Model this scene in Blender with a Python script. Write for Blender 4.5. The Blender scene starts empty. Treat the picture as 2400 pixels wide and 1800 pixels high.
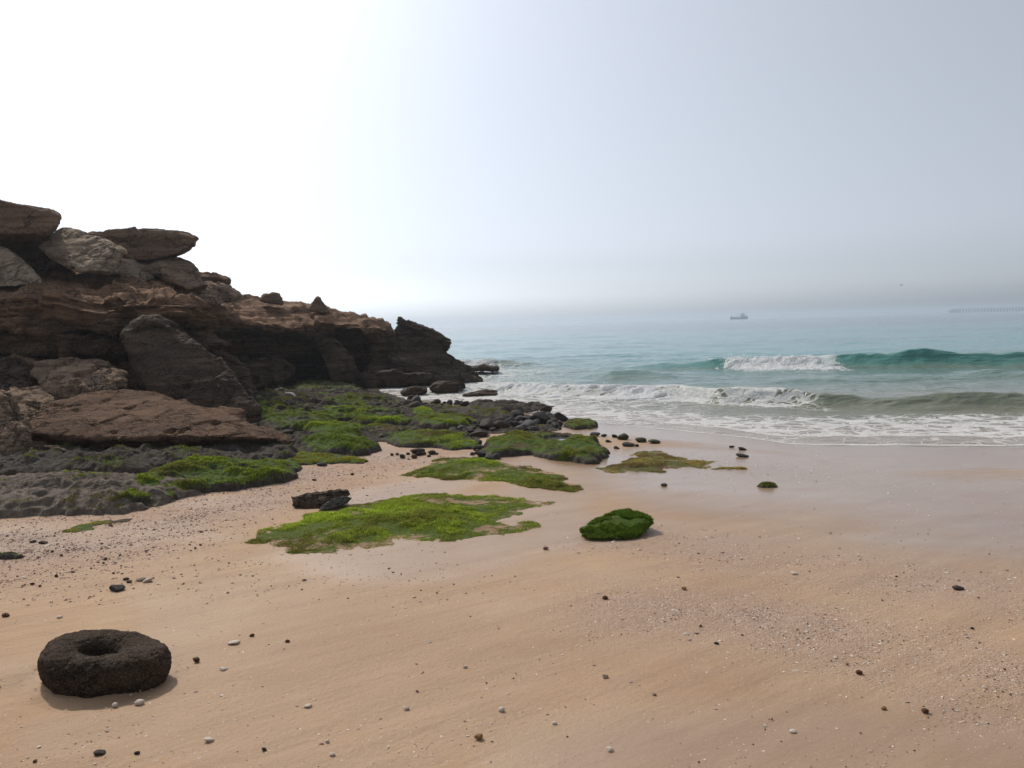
import bpy, bmesh, math, random
import numpy as np
from mathutils import Vector, Matrix

sc = bpy.context.scene
R = math.radians

# ------------------------------------------------------------------ camera
W0, H0, FPX = 2400.0, 1800.0, 1813.0
CAM = np.array([0.0, 0.0, 1.9])
PITCH, ROLL = R(4.46), R(1.5)
_f = np.array([0, math.cos(PITCH), -math.sin(PITCH)])
_r0 = np.array([1.0, 0, 0]); _u0 = np.array([0, math.sin(PITCH), math.cos(PITCH)])
_r = _r0 * math.cos(ROLL) - _u0 * math.sin(ROLL)
_u = _u0 * math.cos(ROLL) + _r0 * math.sin(ROLL)
cd = bpy.data.cameras.new('camera'); cam = bpy.data.objects.new('camera', cd)
sc.collection.objects.link(cam); sc.camera = cam
cd.sensor_width = 36.0; cd.lens = 36.0 * FPX / W0; cd.clip_start = 0.05; cd.clip_end = 30000
_m = Matrix(((_r[0], _u[0], -_f[0], CAM[0]), (_r[1], _u[1], -_f[1], CAM[1]), (_r[2], _u[2], -_f[2], CAM[2]), (0, 0, 0, 1)))
cam.matrix_world = _m

# ------------------------------------------------------------------ light
SUN_AZ, SUN_EL = R(-36), R(42)          # azimuth from +Y, negative is to the left
sd = Vector((math.sin(SUN_AZ) * math.cos(SUN_EL), math.cos(SUN_AZ) * math.cos(SUN_EL), math.sin(SUN_EL)))
w = bpy.data.worlds.new('World'); sc.world = w; w.use_nodes = True
wt = w.node_tree; bg = wt.nodes['Background']
sky = wt.nodes.new('ShaderNodeTexSky'); sky.sky_type = 'NISHITA'; sky.sun_disc = False
sky.sun_elevation = SUN_EL; sky.sun_rotation = SUN_AZ
sky.air_density = 0.8; sky.dust_density = 2.2; sky.ozone_density = 2.0; sky.altitude = 0
hs = wt.nodes.new('ShaderNodeHueSaturation'); hs.inputs['Saturation'].default_value = 0.17
hs.inputs['Value'].default_value = 1.0
wt.links.new(sky.outputs[0], hs.inputs['Color'])
tint = wt.nodes.new('ShaderNodeMix'); tint.data_type = 'RGBA'; tint.blend_type = 'MULTIPLY'
tint.inputs['Factor'].default_value = 1.0
wt.links.new(hs.outputs[0], tint.inputs['A']); tint.inputs['B'].default_value = (0.922, 0.982, 1.078, 1)
tcw = wt.nodes.new('ShaderNodeTexCoord'); spw = wt.nodes.new('ShaderNodeSeparateXYZ'); wt.links.new(tcw.outputs['Generated'], spw.inputs[0])
rw = wt.nodes.new('ShaderNodeValToRGB'); rw.color_ramp.interpolation = 'B_SPLINE'; ew = rw.color_ramp.elements     # thick haze: dimmer a hand above the horizon
while len(ew) < 6: ew.new(0.5)
for q_, (p_, c_) in zip(ew, ((0.0, 1.30), (0.03, 1.0), (0.07, 0.80), (0.16, 0.70), (0.34, 0.80), (0.55, 0.88))): q_.position = p_; q_.color = (c_, c_, c_, 1)
wt.links.new(spw.outputs['Z'], rw.inputs[0])
hz_ = wt.nodes.new('ShaderNodeMix'); hz_.data_type = 'RGBA'; hz_.blend_type = 'MULTIPLY'; hz_.inputs['Factor'].default_value = 1.0
wt.links.new(tint.outputs['Result'], hz_.inputs['A']); wt.links.new(rw.outputs[0], hz_.inputs['B'])
wt.links.new(hz_.outputs['Result'], bg.inputs['Color'])
bg.inputs['Strength'].default_value = 0.15

sl = bpy.data.lights.new('sun', 'SUN'); sun = bpy.data.objects.new('sun', sl); sc.collection.objects.link(sun)
sl.energy = 2.3; sl.angle = R(1.5); sl.color = (1.0, 0.91, 0.80)
sun.rotation_euler = sd.to_track_quat('Z', 'Y').to_euler()

sc.view_settings.view_transform = 'Standard'; sc.view_settings.look = 'None'
sc.view_settings.gamma = 1.0; sc.view_settings.use_curve_mapping = False
sc.view_settings.exposure = 0.13
sc.render.engine = 'CYCLES'
sc.cycles.use_denoising = True
sc.cycles.max_bounces = 6; sc.cycles.diffuse_bounces = 3; sc.cycles.volume_bounces = 1

HAZE = 0.0007

# ------------------------------------------------------------------ helpers
rng = np.random.default_rng(7)
random.seed(7)

def ray(u, v):
    u = np.asarray(u, float); v = np.asarray(v, float)
    return _f + ((u - W0 / 2) / FPX)[..., None] * _r + ((H0 / 2 - v) / FPX)[..., None] * _u

def P(u, v, Y):                           # the point of pixel (u, v) at distance Y
    d = ray(u, v); return CAM + d * (np.asarray(Y, float) / d[..., 1])[..., None]

def PZ(u, v, z):                          # the point of pixel (u, v) at height z
    d = ray(u, v); return CAM + d * ((np.asarray(z, float) - CAM[2]) / d[..., 2])[..., None]

_shore_px = np.array([(3000, 1054), (2400, 1048), (2000, 1046), (1850, 1041), (1700, 1020), (1500, 1003), (1380, 990),
                      (1280, 972), (1100, 948), (960, 942), (860, 918), (800, 903)], float)
_sw = PZ(_shore_px[:, 0], _shore_px[:, 1], np.zeros(len(_shore_px)))[::-1]
SHX = np.concatenate(([-400, -60, -30, -16, -9], _sw[:, 0], [40, 400]))
SHY = np.concatenate(([420, 90, 48, 32, 28.2], _sw[:, 1], [9.4, 9.0]))
def shore(x):
    return np.interp(x, SHX, SHY)

# ---- noise
_pt = np.random.default_rng(3).permutation(256); _pt = np.concatenate([_pt, _pt, _pt])
_gr = np.random.default_rng(4).normal(size=(256, 3)); _gr /= np.linalg.norm(_gr, axis=1)[:, None]
def pn(p):
    p = np.asarray(p, float); i = np.floor(p).astype(int); f = p - i; i &= 255
    t = f * f * f * (f * (f * 6 - 15) + 10); out = 0
    for dx in (0, 1):
        wx = t[:, 0] if dx else 1 - t[:, 0]
        for dy in (0, 1):
            wy = t[:, 1] if dy else 1 - t[:, 1]
            for dz in (0, 1):
                wz = t[:, 2] if dz else 1 - t[:, 2]
                h = _pt[_pt[_pt[i[:, 0] + dx] + i[:, 1] + dy] + i[:, 2] + dz]
                g = _gr[h]
                out = out + wx * wy * wz * (g[:, 0] * (f[:, 0] - dx) + g[:, 1] * (f[:, 1] - dy) + g[:, 2] * (f[:, 2] - dz))
    return out * 1.5
def fbm(p, o=4, s=0):
    a, v, q = 1.0, 0, np.asarray(p, float) + s * 17.31
    for _ in range(o):
        v = v + a * pn(q); q = q * 2.03 + 5.7; a *= 0.5
    return v
def ridge(p, o=4, s=0):
    a, v, q = 1.0, 0, np.asarray(p, float) + s * 11.7
    for _ in range(o):
        v = v + a * (1 - 2 * np.abs(pn(q))); q = q * 2.07 + 3.1; a *= 0.5
    return v * 0.5
_lay = np.random.default_rng(11).uniform(-1, 1, 4096)
def layers(s):                            # bedding profile: hard beds stand out, soft ones recede
    out = 0
    for fq, a, k in ((1, 1.0, 0), (2.7, 0.55, 500), (6.1, 0.3, 900)):
        q = s * fq + 1000; i = np.floor(q).astype(int); f = q - i
        t = np.clip((f - 0.84) / 0.16, 0, 1); t = t * t * (3 - 2 * t)
        out = out + a * (_lay[(i + k) % 4096] * (1 - t) + _lay[(i + 1 + k) % 4096] * t)
    return out
def facet(p, s, seed=0, cracks=False):                  # broken faces: each cell of a scattered net is one tilted plane
    q = np.asarray(p, float) * s; b = np.floor(q).astype(int); best = np.full(len(q), 1e9); sec = np.full(len(q), 1e9); out = np.zeros(len(q))
    for dx in (-1, 0, 1):
        for dy in (-1, 0, 1):
            for dz in (-1, 0, 1):
                c = b + (dx, dy, dz); h = _pt[_pt[_pt[(c[:, 0] + seed) & 255] + (c[:, 1] & 255)] + (c[:, 2] & 255)]
                f = c + 0.5 + _gr[h] * 0.42; d = q - f; r2 = (d * d).sum(1); k = r2 < best
                sec = np.where(k, best, np.minimum(sec, r2))
                g = _gr[(h * 7 + 31) & 255]; best = np.where(k, r2, best); out = np.where(k, (d * g).sum(1) + g[:, 0] * 0.35, out)
    return (out / s, (np.sqrt(sec) - np.sqrt(best)) / s) if cracks else out / s
def sst(a, b, x):
    t = np.clip((x - a) / (b - a), 0, 1); return t * t * (3 - 2 * t)

def gz0(x, y):
    s = shore(x) - y
    return np.where(s > 0, 0.30 * (1 - np.exp(-np.maximum(s, 0) / 9)), np.maximum(0.033 * s, -3.0))
def gz(x, y):                             # height of the sand
    x = np.asarray(x, float); y = np.asarray(y, float)
    z = gz0(x, y); sh = x.shape; q = np.stack([x.ravel(), y.ravel(), np.zeros(x.size)], 1)
    s = np.clip((shore(x) - y) / 6, 0.05, 1)
    n = fbm(q * 0.35, 2).reshape(sh) * 0.022 + fbm(q * np.array([1.2, 2.4, 1]) , 2, 3).reshape(sh) * 0.006
    return z + n * s
def G(u, v, dz=0.0):                      # the point of pixel (u, v) on the sand
    u = np.atleast_1d(np.asarray(u, float)); v = np.atleast_1d(np.asarray(v, float))
    z = np.full(u.shape, 0.2)
    for _ in range(12):
        p = PZ(u, v, z + dz); z = 0.4 * z + 0.6 * gz(p[:, 0], p[:, 1])
    return PZ(u, v, z + dz)
def G1(u, v, dz=0.0): return G(u, v, dz)[0]

def mk(name, V, F, smooth=True):
    V = np.asarray(V, np.float32); F = np.asarray(F, np.int32)
    m = bpy.data.meshes.new(name); m.vertices.add(len(V)); m.vertices.foreach_set('co', V.ravel())
    k = F.shape[1]; m.loops.add(F.size); m.loops.foreach_set('vertex_index', F.ravel())
    m.polygons.add(len(F)); m.polygons.foreach_set('loop_start', np.arange(0, F.size, k, dtype=np.int32))
    if smooth: m.polygons.foreach_set('use_smooth', np.ones(len(F), bool))
    m.update(calc_edges=True); return m
def fattr(m, name, val):
    a = m.attributes.new(name, 'FLOAT', 'POINT'); a.data.foreach_set('value', np.asarray(val, np.float32))
def cattr(m, name, col):
    col = np.asarray(col, np.float32)
    if col.shape[1] == 3: col = np.concatenate([col, np.ones((len(col), 1), np.float32)], 1)
    a = m.color_attributes.new(name, 'FLOAT_COLOR', 'POINT'); a.data.foreach_set('color', col.ravel())
def vco(m):
    a = np.empty(len(m.vertices) * 3, np.float32); m.vertices.foreach_get('co', a); return a.reshape(-1, 3).astype(float)
def vno(m):
    a = np.empty(len(m.vertices) * 3, np.float32); m.vertices.foreach_get('normal', a); return a.reshape(-1, 3).astype(float)
def setco(m, V):
    m.vertices.foreach_set('co', np.asarray(V, np.float32).ravel()); m.update()
def gridF(nr, nc):
    a = np.arange(nr * nc).reshape(nr, nc)
    return np.stack([a[:-1, :-1], a[:-1, 1:], a[1:, 1:], a[1:, :-1]], -1).reshape(-1, 4)
def link(o): sc.collection.objects.link(o); return o
def tag(o, label=None, cat=None, group=None, kind=None):
    if label: o['label'] = label
    if cat: o['category'] = cat
    if group: o['group'] = group
    if kind: o['kind'] = kind
    return o
def ob(name, mesh, mat=None, parent=None, loc=None):
    o = link(bpy.data.objects.new(name, mesh))
    if mat is not None:
        mesh.materials.clear(); mesh.materials.append(mat)
    if loc is not None: o.location = loc
    if parent is not None: o.parent = parent
    return o
def based(name, mesh, mat):               # moves the mesh so that its origin is at its base
    V = vco(mesh); b = np.array([V[:, 0].mean(), V[:, 1].mean(), V[:, 2].min()])
    setco(mesh, V - b); return ob(name, mesh, mat, loc=b)
def empty(name, loc):
    o = link(bpy.data.objects.new(name, None)); o.location = loc; o.empty_display_size = 0.2; return o

# ---- materials
class NT:
    def __init__(s, name):
        s.m = bpy.data.materials.new(name); s.m.use_nodes = True; s.t = s.m.node_tree
        s.b = s.t.nodes['Principled BSDF']; s.o = s.t.nodes['Material Output']
        s.tc = s.t.nodes.new('ShaderNodeTexCoord'); s.co = s.tc.outputs['Object']
    def set(s, sock, v):
        if isinstance(v, bpy.types.NodeSocket): s.t.links.new(v, sock)
        else:
            if isinstance(v, (tuple, list)) and len(v) == 3 and sock.type == 'RGBA': v = (*v, 1)
            sock.default_value = v
    def n(s, typ, out=0, props=None, **k):
        d = s.t.nodes.new('ShaderNode' + typ)
        for a, b in (props or {}).items(): setattr(d, a, b)
        for a, b in k.items():
            key = int(a[1:]) if a[0] == '_' else a.replace('_', ' ')
            s.set(d.inputs[key], b)
        return d.outputs[out]
    def noise(s, scale, det=4, rough=0.55, co=None, dist=0.0, out=0):
        return s.n('TexNoise', out, Vector=co or s.co, Scale=scale, Detail=det, Roughness=rough, Distortion=dist)
    def vor(s, scale, feat='F1', co=None, out=0, rand=1.0):
        return s.n('TexVoronoi', out, {'feature': feat}, Vector=co or s.co, Scale=scale, Randomness=rand)
    def ramp(s, fac, *st):
        d = s.t.nodes.new('ShaderNodeValToRGB'); e = d.color_ramp.elements
        while len(e) < len(st): e.new(0.5)
        for q, (p, c) in zip(e, st):
            q.position = p; q.color = (*c, 1) if not isinstance(c, (int, float)) else (c, c, c, 1)
        s.t.links.new(fac, d.inputs[0]); return d.outputs[0]
    def mix(s, f, a, b, bt='MIX'):
        d = s.t.nodes.new('ShaderNodeMix'); d.data_type = 'RGBA'; d.blend_type = bt
        s.set(d.inputs['Factor'], f); s.set(d.inputs['A'], a); s.set(d.inputs['B'], b); return d.outputs['Result']
    def math(s, op, a, b=0.0, c=0.0, clamp=False):
        d = s.t.nodes.new('ShaderNodeMath'); d.operation = op; d.use_clamp = clamp
        s.set(d.inputs[0], a); s.set(d.inputs[1], b); s.set(d.inputs[2], c); return d.outputs[0]
    def mrange(s, x, a, b, c=0.0, d=1.0, smooth=False):
        q = s.t.nodes.new('ShaderNodeMapRange'); q.clamp = True
        if smooth: q.interpolation_type = 'SMOOTHSTEP'
        s.set(q.inputs[0], x)
        for i, vv in enumerate((a, b, c, d)): s.set(q.inputs[1 + i], vv)
        return q.outputs[0]
    def attr(s, name, out='Fac'):
        d = s.t.nodes.new('ShaderNodeAttribute'); d.attribute_name = name; return d.outputs[out]
    def mapc(s, scale=(1, 1, 1), rot=(0, 0, 0), co=None):
        d = s.t.nodes.new('ShaderNodeMapping'); s.set(d.inputs['Vector'], co or s.co)
        d.inputs['Scale'].default_value = scale; d.inputs['Rotation'].default_value = rot; return d.outputs[0]
    def bump(s, h, strength=0.5, dist=0.05, normal=None):
        d = s.t.nodes.new('ShaderNodeBump'); s.set(d.inputs['Height'], h); s.set(d.inputs['Strength'], strength)
        s.set(d.inputs['Distance'], dist)
        if normal: s.set(d.inputs['Normal'], normal)
        return d.outputs[0]
    def fin(s, col, rough=0.85, normal=None, spec=0.5, **k):
        s.set(s.b.inputs['Base Color'], col); s.set(s.b.inputs['Roughness'], rough)
        s.set(s.b.inputs['Specular IOR Level'], spec)
        if normal: s.set(s.b.inputs['Normal'], normal)
        for a, v in k.items(): s.set(s.b.inputs[a.replace('_', ' ')], v)
        return s.m

def rock_mat(name, c0, c1, c2, strata=6.0, fine=14.0, rough=0.9, tilt=(0.06, 0.03, 0), bump=1.0, speck=None, green=None, dist=0.06, under=None, thinc=0.4):
    t = NT(name)
    bed = t.mapc((0.35, 0.35, strata), tilt)
    a = t.noise(1.0, 6, 0.62, co=bed, dist=0.6)
    b = t.noise(1.7, 5, 0.6)
    col = t.ramp(a, (0.30, c0), (0.52, c1), (0.74, c2))
    col = t.mix(t.mrange(b, 0.35, 0.72), col, t.mix(0.55, col, c0), 'MIX')
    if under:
        col = t.mix(t.attr('bed'), col, t.ramp(a, (0.30, under[0]), (0.52, under[1]), (0.74, under[2])))  # darker lower beds, with the shade on the faces painted in
    f = t.noise(fine, 6, 0.7)
    col = t.mix(t.mrange(f, 0.45, 0.75, 0.0, 0.6), col, t.mix(0.5, col, c2))
    thin = t.noise(1.0, 4, 0.65, co=t.mapc((0.9, 0.9, strata * 4.0), tilt), dist=0.4)
    col = t.mix(t.mrange(thin, 0.50, 0.36, 0.0, thinc), col, t.mix(0.5, c0, (0, 0, 0)))
    wco = t.n('VectorMath', 0, {'operation': 'ADD'}, _0=t.co, _1=t.n('VectorMath', 0, {'operation': 'SCALE'}, _0=t.noise(2.6, 4, 0.65, out=1), Scale=0.5))
    c1_ = t.vor(1.1, 'DISTANCE_TO_EDGE', co=t.mapc((1, 1, 2.2), co=wco)); c2_ = t.vor(4.5, 'DISTANCE_TO_EDGE', co=t.mapc((1, 1, 2.0), co=wco))
    crk = t.math('MAXIMUM', t.mrange(c1_, 0.035, 0.0), t.math('MULTIPLY', t.mrange(c2_, 0.05, 0.0), 0.55))
    crk = t.math('MULTIPLY', crk, t.mrange(t.noise(1.3, 3, 0.6), 0.40, 0.6))
    col = t.mix(t.math('MULTIPLY', crk, 0.7), col, t.mix(0.75, c0, (0, 0, 0)))
    spk = t.noise(fine * 3.2, 3, 0.7); col = t.mix(t.mrange(spk, 0.52, 0.72, 0.0, 0.5), col, t.mix(0.35, c2, (0.6, 0.5, 0.42))); col = t.mix(t.mrange(spk, 0.45, 0.28, 0.0, 0.6), col, t.mix(0.6, c0, (0, 0, 0)))
    pit = t.vor(fine * 1.6, out=0)
    if speck:
        sp = t.vor(70.0); cl = t.noise(3.0, 3)
        k = t.math('MULTIPLY', t.mrange(sp, 0.16, 0.07), t.mrange(cl, 0.46, 0.62))
        col = t.mix(k, col, speck)
    if green:
        gm = t.n('NewGeometry', 1); sep = t.n('SeparateXYZ', 2, _0=gm)
        k = t.math('MULTIPLY', t.mrange(sep, 0.15, 0.75), t.mrange(t.noise(green[1], 5, 0.65), green[2], green[2] + 0.13))
        gcol = t.ramp(t.noise(9, 5, 0.7), (0.3, (0.025, 0.045, 0.008)), (0.55, green[0]), (0.8, tuple(x * 1.6 for x in green[0])))
        col = t.mix(k, col, gcol)
    h = t.math('ADD', t.math('ADD', t.math('MULTIPLY', a, 1.2), t.math('MULTIPLY', thin, 1.0)), t.math('ADD', t.math('MULTIPLY', f, 0.5), t.math('MULTIPLY', t.mrange(pit, 0.0, 0.35), 0.25)))
    return t.fin(col, rough, t.bump(t.math('SUBTRACT', t.math('ADD', h, t.math('MULTIPLY', spk, 0.5)), t.math('MULTIPLY', crk, 1.6)), bump, dist), 0.15)

M = {}
M['orange'] = rock_mat('orange_sandstone', (0.18, 0.098, 0.056), (0.33, 0.19, 0.108), (0.44, 0.275, 0.17), 7, 16, under=((0.0396, 0.0240, 0.0144), (0.1104, 0.0660, 0.0408), (0.2220, 0.1380, 0.0840)))  # under: brown of the lower beds, deepened by painted shade
M['pale'] = rock_mat('pale_stone', (0.30, 0.22, 0.15), (0.52, 0.40, 0.285), (0.64, 0.52, 0.39), 4, 18, tilt=(0.3, 0.45, 0.3), thinc=0.25)
M['brown'] = rock_mat('brown_stone', (0.1800, 0.1152, 0.0744), (0.3600, 0.2460, 0.1656), (0.5160, 0.3720, 0.2640), 6, 18, tilt=(0.1, 0.12, 0.2), thinc=0.3)
M['umber'] = rock_mat('umber_slab', (0.095, 0.049, 0.028), (0.185, 0.101, 0.057), (0.27, 0.16, 0.095), 5, 20, speck=(0.4, 0.38, 0.34))
M['dark'] = rock_mat('dark_shore_rock', (0.0432, 0.0264, 0.0168), (0.1104, 0.0720, 0.0468), (0.2160, 0.1500, 0.1020), 4, 18, rough=0.8, tilt=(0.5, 0.35, 0.3))
M['point'] = rock_mat('dark_bedded_rock', (0.0396, 0.0264, 0.0192), (0.1008, 0.0696, 0.0504), (0.1980, 0.1416, 0.1020), 7, 16, rough=0.8, tilt=(0.05, 0.33, 0))
M['darkmoss'] = rock_mat('dark_reef_rock', (0.025, 0.02, 0.017), (0.055, 0.046, 0.04), (0.10, 0.085, 0.072), 8, 20, rough=0.8, green=((0.07, 0.115, 0.018), 2.2, 0.46))
M['grey'] = rock_mat('grey_shelf_rock', (0.06, 0.052, 0.045), (0.12, 0.108, 0.097), (0.20, 0.185, 0.17), 8, 22, green=((0.07, 0.10, 0.02), 2.0, 0.56))
M['tyre'] = rock_mat('dark_pitted_rock', (0.032, 0.021, 0.013), (0.078, 0.052, 0.033), (0.16, 0.11, 0.07), 3, 45, speck=(0.22, 0.22, 0.23), bump=1.0, dist=0.03)
# ------------------------------------------------------------------ the sand: one sheet out past the horizon
def fan(radii, a0, a1, na, apex=(0.0, -3.0)):
    a = np.linspace(R(a0), R(a1), na); r = np.asarray(radii)[:, None]
    return apex[0] + r * np.sin(a)[None], apex[1] + r * np.cos(a)[None]

WETL = np.array([(1480, 1075), (1400, 1105), (1290, 1165), (1200, 1230), (1060, 1290), (900, 1310)], float)
WETL2 = np.array([(1300, 1100), (1150, 1080), (1050, 1125), (900, 1160)], float)
_wl = G(WETL[:, 0], WETL[:, 1])[:, :2]; _wl2 = G(WETL2[:, 0], WETL2[:, 1])[:, :2]
_wl4 = G(np.array([1450, 1800, 2150, 2600.]), np.array([1790, 1740, 1760, 1790.]))[:, :2]
_wl3 = G(np.array([2600, 2250, 1900, 1700.]), np.array([1190, 1190, 1130, 1100.]))[:, :2]
def seg_dist(px, py, L):
    d = np.full(px.shape, 1e9)
    for (ax, ay), (bx, by) in zip(L[:-1], L[1:]):
        t = np.clip(((px - ax) * (bx - ax) + (py - ay) * (by - ay)) / ((bx - ax) ** 2 + (by - ay) ** 2), 0, 1)
        d = np.minimum(d, np.hypot(px - ax - t * (bx - ax), py - ay - t * (by - ay)))
    return d

def wet_of(x, y):
    q = np.stack([x.ravel(), y.ravel(), 0 * x.ravel()], 1)
    n = fbm(q * np.array([0.5, 0.9, 1]), 3, 5).reshape(x.shape)
    s = shore(x) - y
    a = 1 - sst(0.5, 4.6, s + n * 1.0)
    b = (1 - sst(0.25, 1.25, seg_dist(x, y, _wl) + n * 0.45)) * 0.55
    c = (1 - sst(0.2, 0.8, seg_dist(x, y, _wl2) + n * 0.3)) * 0.55
    e = (1 - sst(1.0, 3.8, seg_dist(x, y, _wl3) + n * 0.7)) * 0.85
    f = 0.22 * sst(-0.2, 0.4, n)
    g_ = (1 - sst(0.1, 1.0, seg_dist(x, y, _wl4) + n * 0.25)) * 0.62
    return np.clip(np.maximum.reduce([a, b, c, e, f, g_]), 0, 1)
_grA = G(np.array([-100, 150, 420, 640, 850, 1000.]), np.array([1290, 1260, 1180, 1110, 1075, 1060.]))[:, :2]
_grB = G(np.array([1500, 1750, 2050, 2350, 2600.]), np.array([1420, 1440, 1500, 1600, 1640.]))[:, :2]
_grC = G(np.array([1500, 1800, 2200, 2500.]), np.array([1270, 1310, 1360, 1400.]))[:, :2]
_grD = G(np.array([1560, 1680, 1780.]), np.array([1075, 1090, 1110.]))[:, :2]
def grit_of(x, y):
    q = np.stack([x.ravel(), y.ravel(), 0 * x.ravel()], 1)
    n = fbm(q * np.array([0.9, 1.6, 1]), 3, 9).reshape(x.shape)
    a = 1 - sst(0.5, 1.9, seg_dist(x, y, _grA) + n * 0.6)
    b = (1 - sst(0.15, 0.75, seg_dist(x, y, _grB) + n * 0.3)) * 0.9
    c = (1 - sst(0.2, 0.9, seg_dist(x, y, _grC) + n * 0.4)) * 0.75
    d = (1 - sst(0.3, 1.2, seg_dist(x, y, _grD) + n * 0.4)) * 0.8
    return np.clip(np.maximum.reduce([a, b, c, d]) * (0.75 + 0.6 * n), 0, 1)

rad = np.concatenate([np.linspace(0.05, 3.2, 14), np.exp(np.linspace(math.log(3.25), math.log(45), 560)), np.exp(np.linspace(math.log(46), math.log(3000), 40))])
gx, gy = fan(rad, -68, 68, 520)
gzv = gz(gx, gy)
near = 1 - sst(5, 11, gy)
q = np.stack([gx.ravel(), gy.ravel(), 0 * gx.ravel()], 1)
th = R(33)                                                    # wash marks run this way across the sand
qa = np.stack([q[:, 0] * math.cos(th) + q[:, 1] * math.sin(th), -q[:, 0] * math.sin(th) + q[:, 1] * math.cos(th), q[:, 2]], 1)
st = fbm(qa * np.array([0.9, 7.0, 1]), 3, 2).reshape(gx.shape)
gr = grit_of(gx, gy); wet = wet_of(gx, gy)
gzv = gzv + near * (0.0035 * st) + gr * near * 0.004 * fbm(q * 9, 2, 4).reshape(gx.shape)
# a shallow scour round the ring-shaped rock
DON = G1(232, 1588); dd = np.hypot((gx - DON[0]) / 0.36, (gy - DON[1] + 0.02) / 0.28)
gzv -= 0.016 * np.exp(-((dd - 0.95) / 0.22) ** 2)
V = np.stack([gx.ravel(), gy.ravel(), gzv.ravel()], 1)
gm = mk('sand', V, gridF(*gx.shape)[:, ::-1])
fattr(gm, 'wet', wet.ravel()); fattr(gm, 'grit', gr.ravel())

t = NT('beach_sand')
wa, ga = t.attr('wet'), t.attr('grit')
big = t.noise(0.55, 4, 0.6); mid = t.noise(3.2, 5, 0.65)
stn = t.noise(1.0, 4, 0.6, co=t.mapc((0.8, 6.0, 1), co=t.mapc(rot=(0, 0, -th))))
col = t.ramp(big, (0.32, (0.385, 0.23, 0.118)), (0.52, (0.46, 0.295, 0.165)), (0.70, (0.515, 0.355, 0.215)))
col = t.mix(t.mrange(mid, 0.35, 0.7, 0, 0.5), col, (0.43, 0.28, 0.175))
col = t.mix(t.mrange(stn, 0.48, 0.64, 0, 0.28), col, (0.30, 0.175, 0.10))
col = t.mix(t.math('MULTIPLY', ga, 0.75), col, t.ramp(t.noise(26, 4, 0.7), (0.3, (0.33, 0.215, 0.16)), (0.6, (0.50, 0.36, 0.28)), (0.8, (0.62, 0.48, 0.40))))
gr1 = t.noise(330, 2, 0.6); gr2 = t.vor(120)
col = t.mix(t.mrange(gr1, 0.52, 0.75, 0, 0.55), col, (0.60, 0.47, 0.36))
col = t.mix(t.mrange(gr1, 0.46, 0.28, 0, 0.5), col, (0.16, 0.09, 0.055))
col = t.mix(t.math('MULTIPLY', wa, 0.55), col, (0.18, 0.11, 0.066))
rough = t.mrange(wa, 0.05, 0.85, 0.85, 0.16)
hh = t.math('ADD', t.math('MULTIPLY', gr1, 0.30), t.math('ADD', t.math('MULTIPLY', t.noise(38, 4, 0.6), 0.8), t.math('MULTIPLY', stn, 1.4)))
st2 = t.noise(1.0, 4, 0.65, co=t.mapc((4.0, 22.0, 1), co=t.mapc(rot=(0, 0, -th))))
hh = t.math('ADD', hh, t.math('MULTIPLY', st2, 0.5))
hh = t.math('ADD', hh, t.math('MULTIPLY', ga, t.math('MULTIPLY', t.noise(75, 3, 0.6), 3.0)))
bs = t.mrange(wa, 0.2, 0.9, 0.8, 0.08)
M['sand'] = t.fin(col, rough, t.bump(hh, bs, 0.008), t.mrange(wa, 0.0, 0.8, 0.25, 0.6))
o = ob('sand', gm, M['sand']); tag(o, kind='structure')

# ------------------------------------------------------------------ the sea
def xcurve(px, z=0.0):                    # px rows: (u, v) -> world polyline y(x)
    a = np.array(px, float); p = PZ(a[:, 0], a[:, 1], np.full(len(a), z)); i = np.argsort(p[:, 0]); return p[i, 0], p[i, 1]
def env(x, pts): a = np.array(pts, float); return np.interp(x, a[:, 0], a[:, 1])
def px_x(u, Y): return P(u, 800, Y)[0]

WAVES = []
def wave(base_px, heights, front, back, off, teal=0.0):
    bx, by = xcurve(base_px); hx = np.array([(PZ(u, np.interp(u, [b[0] for b in base_px], [b[1] for b in base_px]), 0.0)[0], h) for u, h in heights])
    WAVES.append((bx, by, hx, front, back, off, teal))
wave([(1400, 872), (1600, 869), (2000, 868), (2200, 868), (2400, 866), (2900, 862)], [(1400, 0.0), (1500, 0.10), (1580, 0.24), (1640, 0.30), (1690, 0.36), (1960, 0.42), (2010, 0.44), (2060, 0.53), (2200, 0.57), (2300, 0.53), (2400, 0.45), (2900, 0.3)], 1.5, 5.0, 0, 1.0)
wave([(1000, 925), (1130, 921), (1300, 931), (1500, 938), (1610, 942), (1700, 952), (1900, 960), (2100, 965), (2400, 966), (2900, 966)], [(1000, 0.0), (1100, 0.12), (1300, 0.20), (1560, 0.25), (1680, 0.30), (1900, 0.30), (2060, 0.24), (2150, 0.24), (2300, 0.27), (2400, 0.25), (2900, 0.2)], 1.0, 2.6, 0, 0.3)
wave([(1340, 890), (1450, 892), (1600, 889), (1700, 886)], [(1340, 0.0), (1380, 0.06), (1440, 0.24), (1520, 0.20), (1600, 0.08), (1700, 0.0)], 1.3, 2.2, 0, 0.6)
wave([(1750, 905), (2000, 900), (2200, 896), (2400, 893), (2900, 888)], [(1750, 0.0), (1900, 0.07), (2150, 0.10), (2400, 0.16), (2900, 0.1)], 1.4, 2.4, 0, 0.5)
wave([(1040, 862), (1160, 862), (1290, 858)], [(1040, 0.1), (1100, 0.2), (1190, 0.22), (1250, 0.1), (1290, 0.0)], 1.2, 2.5, 0, 0.2)

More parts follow.
